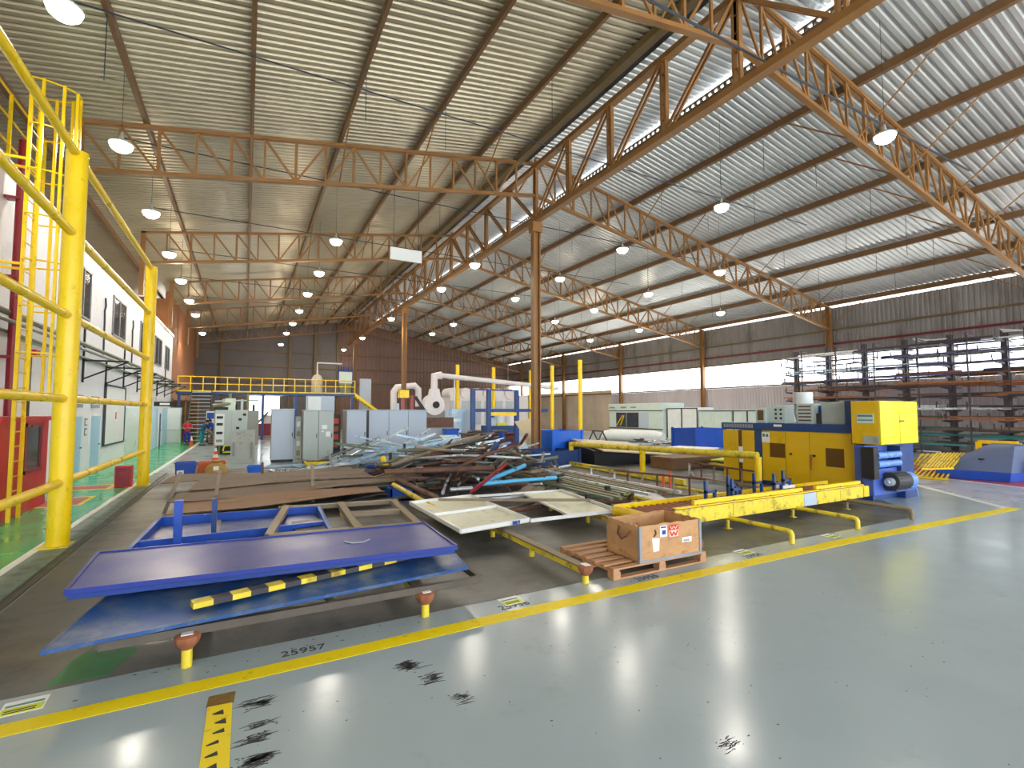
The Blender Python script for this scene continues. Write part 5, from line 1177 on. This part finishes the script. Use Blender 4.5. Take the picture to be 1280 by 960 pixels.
for k in range(6): MB().box(.1 + k * .09, .16 + k * .09, -.04, 0, .2, 2.2).build('strip', M_cab_blue, t)
t = thing('navy_machine', 'navy and pale machine inside the navy gantry', 'machine', (AY(630, 540, 32).x, 32, .004))
MB().box(-1.2, 1.0, 0, 1.4, 0, 1.2).build('base', M_blue_frame, t); MB().box(-1.3, -.7, -.1, .3, 1.2, 2.5).build('control_panel', M_cab_blue, t); MB().box(-1.15, -.85, -.12, -.1, 1.8, 2.2).build('screen', M_blue_mid, t); MB().tube([(-.3, .3, 1.2), (-.3, .3, 2.0)], .3, 14).build('drum', M_whitemetal, t); MB().box(-.6, .2, 0, .5, 1.2, 1.4).build('lime_cover', M_lime, t); MB().tube([(.6, .3, 1.2), (.6, .3, 1.9)], .35, 14).build('drum', M_duct, t)
# yellow guard poles around that machine
for k, (px, pt, D, lab) in enumerate(((572, 456, 39.5, 'leftmost of the tall yellow poles in the middle of the hall'), (617, 459, 40.5, 'second from the left of the tall yellow mid-hall poles'), (663, 463, 39.0, 'tall yellow pole just left of the central ochre column'), (690, 457, 35.0, 'tall yellow pole just right of the central ochre column'), (725, 450, 30.0, 'rightmost and nearest tall yellow pole in the middle of the hall'))):
    d = ray(px, pt); zt = 6.4; s_ = (zt - H) / d.z; x, y = d.x * s_, d.y * s_
    t = thing('yellow_pole', lab, 'pole', (x, y, .004), 0, 'tall yellow poles')
    MB().tube([(0, 0, 0), (0, 0, zt)], .17, 16).build('shaft', M_yellow, t); MB().box(-.25, .25, -.25, .25, 0, .02).build('base_plate', M_yel_worn, t)
for (px0, py0, px1, py1, D, lab) in ((560, 473, 665, 482, 40, 'thin white pipe running along the tall yellow poles'),):
    tag(MB().tube([AY(px0, py0, D), AY(px1, py1, D)], .07, 8).tube([AY(px0 + 8, py0, D), Vector((AY(px0 + 8, py0, D).x, D, .01))], .06, 8).build('thin_pipe', M_duct), lab, 'pipe')
# ------------------------------------------------------------------ pale booth and cabinets along the daylight wall
t = thing('inspection_booth', 'pale green booth with dark windows by the daylight wall', 'booth', (30.6, 33.2, .004))
MB().box(30, 32.5, 29.6, 36.3, .004, 2.3).box(29.95, 32.5, 29.6, 36.35, 2.34, 2.95).build('body', M_booth, t, world=True, bevel=.02)
MB().box(29.97, 30.0, 29.6, 36.3, 2.28, 2.36).box(29.97, 30, 29.6, 36.3, .72, .8).build('black_band', M_black, t, world=True)
for (y0, y1, m, nm) in ((34.0, 35.3, M_glass, 'window'), (32.4, 33.9, M_glass, 'window'), (31.2, 32.3, M_cab_blue, 'door')): MB().box(29.96, 30.0, y0, y1, .85, 2.15).build(nm, m, t, world=True)
m = MB(); m.bar((29.94, 35.2, 1.0), (29.94, 34.4, 1.9), .06, .08).bar((29.94, 34.7, 1.0), (29.94, 34.2, 1.9), .06, .08).build('yellow_arm', M_yellow, t, world=True)
for y in (35.8, 34.3, 33.0): MB().box(29.92, 29.95, y - .35, y + .35, 2.55, 2.68).build('vent', M_cab_dark, t, world=True)
for k, (y0, y1, h, m, dark, lab) in enumerate(((26.4, 29.5, 2.55, M_whitemetal, 1, 'white cabinet with black framed double door right of the pale booth'), (23.4, 26.3, 2.35, M_booth, 0, 'pale green cabinet row, second right of the pale booth'), (21.0, 23.3, 2.35, M_booth, 1, 'pale cabinet with dark seam behind the large blue container'), (17.2, 20.9, 2.4, M_whitemetal, 0, 'long white box cabinet seen over the left end of the yellow machine'), (14.2, 17.0, 2.5, M_booth, 1, 'pale cabinet with dark openings seen over the yellow machine'))):
    t = thing('line_cabinet', lab, 'cabinet', (31, (y0 + y1) / 2, .004)); hy = (y1 - y0) / 2
    MB().box(-.6, 1.2, -hy, hy, 0, h).build('body', m, t, bevel=.02)
    for q in range(2):
        a = -hy + hy * q + .08; MB().box(-.63, -.6, a, a + hy - .16, .2, h - .15).build('door', m, t, bevel=.006)
    mm = MB()
    if dark:
        for a in (-hy + .04, 0, hy - .04): mm.box(-.65, -.6, a - .03, a + .03, .1, h - .05)
    mm.box(-.65, -.6, -hy, hy, h - .1, h - .04).build('black_frame', M_black, t)
t = thing('pipe_roll', 'long pale wrapped roll lying on the floor in front of the pale booth', 'roll', (25.8, 27.8, .004))
MB().tube([(-1.2, 2.8, .4), (-1.0, 2.0, .45), (.2, -1.2, .45), (.4, -2.0, .4)], [.3, .42, .42, .3], 16).build('roll', M_whitemetal, t)
t = thing('trestle', 'dark A shaped trestle beside the pale wrapped roll', 'trestle', (21.2, 26.4, .004))
for s_ in (-.5, .5): MB().bar((s_, 0, 0), (0, 0, .9), .07, .07).build('leg', M_darkpipe, t); MB().bar((s_, 1.0, 0), (0, 1.0, .9), .07, .07).build('leg', M_darkpipe, t)
MB().bar((0, -.1, .9), (0, 1.1, .9), .08, .08).build('top_bar', M_darkpipe, t)
rnd = random.Random(77)
for k in range(46):
    y = rnd.uniform(20.5, 26); x = 24.4 + rnd.gauss(0, .8) - (y - 23) * .1; a = rnd.uniform(-.5, .6) + 1.57; l = rnd.uniform(.6, 2.0); z = .02 + rnd.random() * .22
    d = Vector((math.cos(a), math.sin(a), rnd.uniform(-.1, .1))) * l / 2; p = Vector((x, y, z + .08))
    o = MB().bar(p - d, p + d, rnd.uniform(.06, .18), rnd.uniform(.05, .1)).build('scrap_offcut', rnd.choice([M_cab_dark, M_alu2, M_darkpipe, M_duct, M_rustpipe]))
    tag(o, 'short metal offcut in the low heap left of the large blue container', 'offcut', 'offcut heap by the large blue container')

# ------------------------------------------------------------------ profile racks along the daylight wall
RXX = 33.0
rnd = random.Random(5)
LV = [.45, .85, 1.2, 1.75, 2.3, 2.95, 3.5, 4.1, 4.65, 5.2, 5.75]
RY = [5.5, 7.6, 9.7, 11.85, 13.9, 16.0, 18.1, 20.2]
proto = None
for k, y in enumerate(RY):
    t = thing('cantilever_rack', f'{ORD[k]} dark cantilever rack column carrying metal profiles by the daylight wall', 'rack', (RXX, y, .004), 0, 'cantilever racks')
    if proto is None:
        proto = []
        proto.append(MB().box(-.14, -.06, -.12, .12, 0, 6.3).box(.06, .14, -.12, .12, 0, 6.3).box(-.06, .06, -.02, .02, 0, 6.3).build('upright', M_rackpost, t, smooth=False))
        proto.append(MB().box(-1.35, 1.0, -.1, .1, 0, .16).build('foot', M_rackpost, t))
        for z in LV: proto.append(MB().prism([(-1.25, z + .02), (1.0, z + .02), (1.0, z - .05), (0, z - .14), (-1.25, z - .05)], 'y', -.04, .04).build('arm', M_rackpost, t, smooth=False))
    else:
        for q in proto: c = q.copy(); COL.objects.link(c); c.parent = t
pal = {0: [M_teal, M_rackgreen, M_darkpipe], 1: [M_rackgreen, M_teal, M_taupe], 2: [M_rackgreen, M_darkpipe, M_taupe], 3: [M_darkpipe, M_rackgreen, M_rackrust], 4: [M_rackpost, M_rackrust, M_alu2], 5: [M_rackrust, M_rackrust, M_darkpipe], 6: [M_rackrust, M_rackrust, M_rackpost], 7: [M_rackbacklit, M_rackrust, M_darkpipe], 8: [M_rackbacklit, M_darkpipe, M_alu], 9: [M_rackbacklit, M_rackpost, M_rackbacklit], 10: [M_rackbacklit, M_rackpost, M_alu2]}
LN = ['lowest', 'second', 'third', 'fourth', 'fifth', 'sixth', 'seventh', 'eighth', 'ninth', 'tenth', 'topmost']
for li, z in enumerate(LV):
    for k in range(24 if li < 7 else 20):
        x = RXX - 1.2 + rnd.random() * 2.1; y = rnd.uniform(4.6, 17.5); l = rnd.uniform(2.6, 6.2)
        if x > RXX - .22 and x < RXX + .2: x -= .45
        y1 = min(y + l, 21); s_ = rnd.choice([.04, .06, .08, .1]); zz = z + .02 + rnd.choice([0, 0, .08, .15])
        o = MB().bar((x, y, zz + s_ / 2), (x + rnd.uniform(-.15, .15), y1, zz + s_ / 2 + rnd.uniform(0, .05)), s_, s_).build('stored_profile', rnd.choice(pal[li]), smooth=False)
        tag(o, f'metal profile stored on the {LN[li]} level of the cantilever racks', 'profile', f'profiles on the {LN[li]} rack level')
for k in range(120):
    y = rnd.uniform(5, 20.8); li = rnd.choice([2, 3, 4, 6, 7, 8, 9]); z = LV[li] + .02; x = RXX - 1.15 + rnd.uniform(0, .15)
    o = MB().bar((x, y, z), (x, y + rnd.uniform(-.05, .05), z + rnd.uniform(.3, .5)), .045, .045).build('stop_pin', M_rackpost, smooth=False)
    tag(o, f'short dark upright stop pin on the {LN[li]} level of the cantilever racks', 'stop pin', f'stop pins on the {LN[li]} rack level')
for k, y in enumerate((6.5, 8.7, 10.8, 12.9, 15.0, 17.1, 19.2)):
    o = MB().box(RXX - 1.1, RXX - 1.04, y - .03, y + .03, .004, 6.2).box(RXX - 1.1, RXX - .3, y - .02, y + .02, 3.9, 3.95).box(RXX - 1.1, RXX - .3, y - .02, y + .02, 6.1, 6.15).build('rack_stay', M_rackpost, smooth=False)
    tag(o, f'{ORD[k]} thin dark upright stay standing between the cantilever rack columns', 'stay', 'rack stays')
for k, (y, z) in enumerate(((9.0, 5.95), (12.6, 5.95), (7.0, 5.9))):
    t = thing('pale_bundle', f'{["middle", "furthest", "nearest"][k]} pale bundle of slanted bars on top of the cantilever racks', 'bundle', (RXX - .6, y, z))
    for q in range(4): MB().bar((q * .12, -.7, .02 + .05 * q), (q * .12 + .1, .7, .32 - .04 * q), .05, .04).build('bar', M_duct, t)
# ------------------------------------------------------------------ blue hopper, yellow grates, yellow frame on the red zone
t = thing('blue_hopper', 'large faceted blue steel hopper lying on the red floor', 'hopper', (21.9, 7.2, .006))
b0 = [(20.6, 7.9), (21.05, 6.25), (24.2, 5.6), (24.2, 8.6)]
MB().hexa([(b0[0][0], b0[0][1], .006), (b0[1][0], b0[1][1], .006), (b0[2][0], b0[2][1], .006), (b0[3][0], b0[3][1], .006)], [(b0[0][0] - .05, b0[0][1] + .05, .3), (b0[1][0] - .05, b0[1][1] - .06, .3), (b0[2][0], b0[2][1], .3), (b0[3][0], b0[3][1], .3)]).build('skirt', M_blue_mid, t, world=True, bevel=.01)
tp = [AX(1222, 561, 22.6), AX(1268, 558, 22.6)]
MB().hexa([(b0[0][0] - .05, b0[0][1] + .05, .3), (b0[1][0] - .05, b0[1][1] - .06, .3), (b0[2][0], b0[2][1], .3), (b0[3][0], b0[3][1], .3)], [tuple(tp[0]), tuple(tp[1]), (23.8, tp[1].y - .3, 1.08), (23.8, tp[0].y, 1.08)]).build('sloped_faces', M_hopper, t, world=True, bevel=.01)
MB().box(21.45, 21.75, 7.0, 7.12, .62, .66).build('slot', M_black, t, world=True)
MB().hexa([(21.5, 5.95, .31), (22.4, 5.8, .31), (23.2, 5.72, .31), (23.2, 5.9, .31)], [(22.5, 5.9, .95), (22.7, 5.9, 1.0), (23.3, 5.8, 1.1), (23.3, 5.9, 1.1)]).build('folded_wing', M_blue, t, world=True)
def grate(label, A, B, C_, D, n):
    A, B, C_, D = [Vector(q) for q in (A, B, C_, D)]; t = thing('yellow_grate', label, 'grate', (A.x, A.y, .006), 0, 'yellow grates')
    u = Vector((0, 0, .04))
    for v in (0, .5, 1): MB().bar(A.lerp(D, v) + u, B.lerp(C_, v) + u, .05, .05).build('long_bar', M_yellow, t, world=True)
    for k in range(n): q = (k + .5) / n; MB().bar(A.lerp(B, q) + u * 2, D.lerp(C_, q) + u * 2, .045, .045).build('cross_bar', M_yellow, t, world=True)
grate('front yellow barred grate lying on the red floor beside the blue hopper', G(1137, 597), G(1186, 601), G(1200, 578, .25), G(1160, 577, .25), 8)
grate('yellow barred grate tilted up behind the front one', G(1152, 588, .3), G(1192, 587, .35), G(1208, 569, .65), G(1170, 569, .65), 9)
grate('rearmost yellow barred grate lying behind the machine motor', G(1138, 586, .1), G(1180, 583, .2), G(1205, 569, .5), G(1150, 570, .5), 8)
t = thing('yellow_gantry', 'yellow beam frame standing behind the blue hopper', 'frame', (27, 8.6, .006)); a, b = AX(1223, 552, 27), AX(1273, 554, 27)
MB().bar(a, b, .14, .14).build('top_beam', M_yellow, t, world=True); MB().box(a.x - .08, a.x + .08, a.y - .08, a.y + .08, .006, a.z).build('post', M_yellow, t, world=True); MB().box(b.x - .08, b.x + .08, b.y - .08, b.y + .08, .006, b.z).build('post', M_yellow, t, world=True)
t = thing('pale_scrap_roll', 'pale crumpled wrapping behind the machine motor', 'wrapping', (20.6, 10.0, .006)); MB().tube([(-.8, -.4, .3), (-.2, 0, .42), (.5, .3, .3)], [.2, .32, .18], 9).build('wrap', M_whitemetal, t); MB().tube([(.5, -.6, .25), (2.6, -.4, .28)], .08, 8).build('bar', M_olive, t)

# ------------------------------------------------------------------ people
def skin_mesh(name, joints, edges, m, parent, root, sub=2):
    names = list(joints); idx = {k: i for i, k in enumerate(names)}
    me = bpy.data.meshes.new(name); me.from_pydata([joints[k][:3] for k in names], [(idx[a], idx[b]) for a, b in edges], []); me.update()
    o = bpy.data.objects.new(name, me); COL.objects.link(o); o.parent = parent
    md = o.modifiers.new('skin', 'SKIN'); md.use_smooth_shade = True
    for k in names:
        v = me.skin_vertices[0].data[idx[k]]; r = joints[k][3]; v.radius = r if isinstance(r, tuple) else (r, r); v.use_root = (k == root)
    o.modifiers.new('sub', 'SUBSURF').levels = sub; o.modifiers['sub'].render_levels = sub
    me.materials.append(m); return o
def person(label, loc, rz, lean, arms, shirt, trousers, hair=M_hair):
    """arms: {'L': (elbow, hand), 'R': ...} in the figure's own frame, front = -Y, metres"""
    t = thing('person', label, 'person', loc, rz)
    def ln(x, y, z):          # lean the trunk forward about the hips
        dz = z - .92
        return (x, y - math.sin(lean) * dz, .92 + math.cos(lean) * dz)
    J = {'pel': (0, 0, .92, (.15, .11)), 'wai': (*ln(0, 0, 1.08), (.135, .1)), 'che': (*ln(0, .0, 1.28), (.16, .115)), 'nb': (*ln(0, .01, 1.42), (.09, .08)), 'nk': (*ln(0, 0, 1.48), .052), 'hd0': (*ln(0, -.01, 1.56), (.068, .08)), 'hd1': (*ln(0, -.01, 1.64), (.076, .092)), 'hd2': (*ln(0, 0, 1.70), (.055, .065)), 'chin': (*ln(0, -.075, 1.535), .025), 'nose': (*ln(0, -.098, 1.60), .014)}
    E_ = [('pel', 'wai'), ('wai', 'che'), ('che', 'nb'), ('nb', 'nk'), ('nk', 'hd0'), ('hd0', 'hd1'), ('hd1', 'hd2'), ('hd0', 'chin'), ('hd1', 'nose')]
    S = {k: J[k] for k in ('pel', 'wai', 'che', 'nb')}; S['hem'] = (0, 0, .82, (.15, .12)); SE = [('hem', 'pel'), ('pel', 'wai'), ('wai', 'che'), ('che', 'nb')]
    T = {'pel': (0, 0, .93, (.155, .12))}; TE = []
    for sd, sx in (('L', 1), ('R', -1)):
        J['sh' + sd] = (*ln(sx * .18, 0, 1.39), .062); el, ha = arms[sd]
        J['el' + sd] = (*el, .042); J['wr' + sd] = (*ha, .028); e = Vector(el); h_ = Vector(ha); d = (h_ - e).normalized()
        E_ += [('nb', 'sh' + sd), ('sh' + sd, 'el' + sd), ('el' + sd, 'wr' + sd)]
        pm = h_ + d * .08; J['pa' + sd] = (*pm, (.036, .018)); E_.append(('wr' + sd, 'pa' + sd))
        side = d.cross(Vector((0, 0, 1))); side = side.normalized() if side.length > .1 else Vector((1, 0, 0))
        for f in range(4):
            b_ = pm + side * (-.028 + .019 * f) + d * .015; tip = b_ + d * (.055, .068, .064, .048)[f] + Vector((0, 0, -.02))
            mid = b_.lerp(tip, .5) + Vector((0, 0, .006))
            J[f'f{f}a{sd}'] = (*mid, .009); J[f'f{f}b{sd}'] = (*tip, .008); E_ += [('pa' + sd, f'f{f}a{sd}'), (f'f{f}a{sd}', f'f{f}b{sd}')]
        tb = h_ + d * .03 - side * .04 * sx; J['th' + sd] = (*(tb + d * .035), .01); E_.append(('wr' + sd, 'th' + sd))
        J['hi' + sd] = (sx * .1, 0, .86, .085); J['kn' + sd] = (sx * .11, -.02, .48, .06); J['an' + sd] = (sx * .12, .02, .09, .042); J['to' + sd] = (sx * .13, -.14, .035, (.042, .03)); J['he' + sd] = (sx * .12, .05, .035, .034)
        E_ += [('pel', 'hi' + sd), ('hi' + sd, 'kn' + sd), ('kn' + sd, 'an' + sd), ('an' + sd, 'to' + sd), ('an' + sd, 'he' + sd)]
        S['sh' + sd] = J['sh' + sd]; el2 = Vector(J['sh' + sd][:3]).lerp(e, .85); S['sl' + sd] = (*el2, .05); SE += [('nb', 'sh' + sd), ('sh' + sd, 'sl' + sd)]
        T['hi' + sd] = (sx * .1, 0, .84, .1); T['kn' + sd] = (sx * .11, -.02, .48, .08); T['an' + sd] = (sx * .12, .02, .11, .065); TE += [('pel', 'hi' + sd), ('hi' + sd, 'kn' + sd), ('kn' + sd, 'an' + sd)]
    def grow(r, k): return tuple(a * k for a in r) if isinstance(r, tuple) else r * k
    S = {k: (*v[:3], grow(v[3], 1.16)) for k, v in S.items()}
    skin_mesh('body', J, E_, M_skin, t, 'pel'); skin_mesh('shirt', S, SE, shirt, t, 'pel'); skin_mesh('trousers', T, TE, trousers, t, 'pel')
    c = Vector(ln(0, .012, 1.665)); MB()._lathe([(.088, -.07), (.1, -.02), (.094, .04), (.06, .075), (.02, .088)], tuple(c), 16).build('hair', hair, t)
    for sx in (-1, 1):
        p = Vector(ln(sx * .032, -.088, 1.625)); MB()._lathe([(.0, -.008), (.011, 0), (.0, .008)], tuple(p), 8).build('eye', M_ink, t)
        p = Vector((sx * .125, -.05, .035)); MB().hexa([(p.x - .05, -.2, .003), (p.x + .05, -.2, .003), (p.x + .045, .09, .003), (p.x - .045, .09, .003)], [(p.x - .04, -.18, .06), (p.x + .04, -.18, .06), (p.x + .04, .08, .1), (p.x - .04, .08, .1)]).build('shoe', M_black, t, bevel=.012)
    MB().tube([ln(-.025, -.088, 1.565), ln(0, -.095, 1.563), ln(.025, -.088, 1.565)], .006, 6).build('mouth', M_darkred, t)
    return t
person('person in red shirt and blue trousers standing with forearms crossed on the green walkway', (-3.42, 39.6, .005), .1, .05, {'L': ((.27, -.1, 1.12), (.06, -.24, 1.13)), 'R': ((-.27, -.1, 1.12), (-.05, -.22, 1.09))}, M_shirt_red, M_trous_blue)
person('person in teal work clothes leaning forward at the edge of the green walkway', (-2.5, 38.4, .005), 1.3, .42, {'L': ((.22, -.38, 1.02), (.14, -.52, .84)), 'R': ((-.22, -.38, 1.02), (-.12, -.54, .86))}, M_shirt_teal, M_trous_teal)
person('person in royal blue shirt bending behind the one in teal', (-1.95, 39.6, .005), -.9, .3, {'L': ((.24, -.3, 1.08), (.12, -.46, .95)), 'R': ((-.24, -.3, 1.06), (-.1, -.44, .9))}, M_shirt_blue, M_taupe)
t = thing('traffic_cone', 'small orange and white cone by the person in red', 'cone', (-3.05, 38.2, .005))
MB().box(-.15, .15, -.15, .15, 0, .03).build('base', M_coneR, t); MB()._lathe([(.12, .03), (.07, .35)], (0, 0, 0), 14).build('lower_stripe', M_coneR, t); MB()._lathe([(.07, .35), (.03, .6)], (0, 0, 0), 14).build('upper_stripe', M_coneW, t)
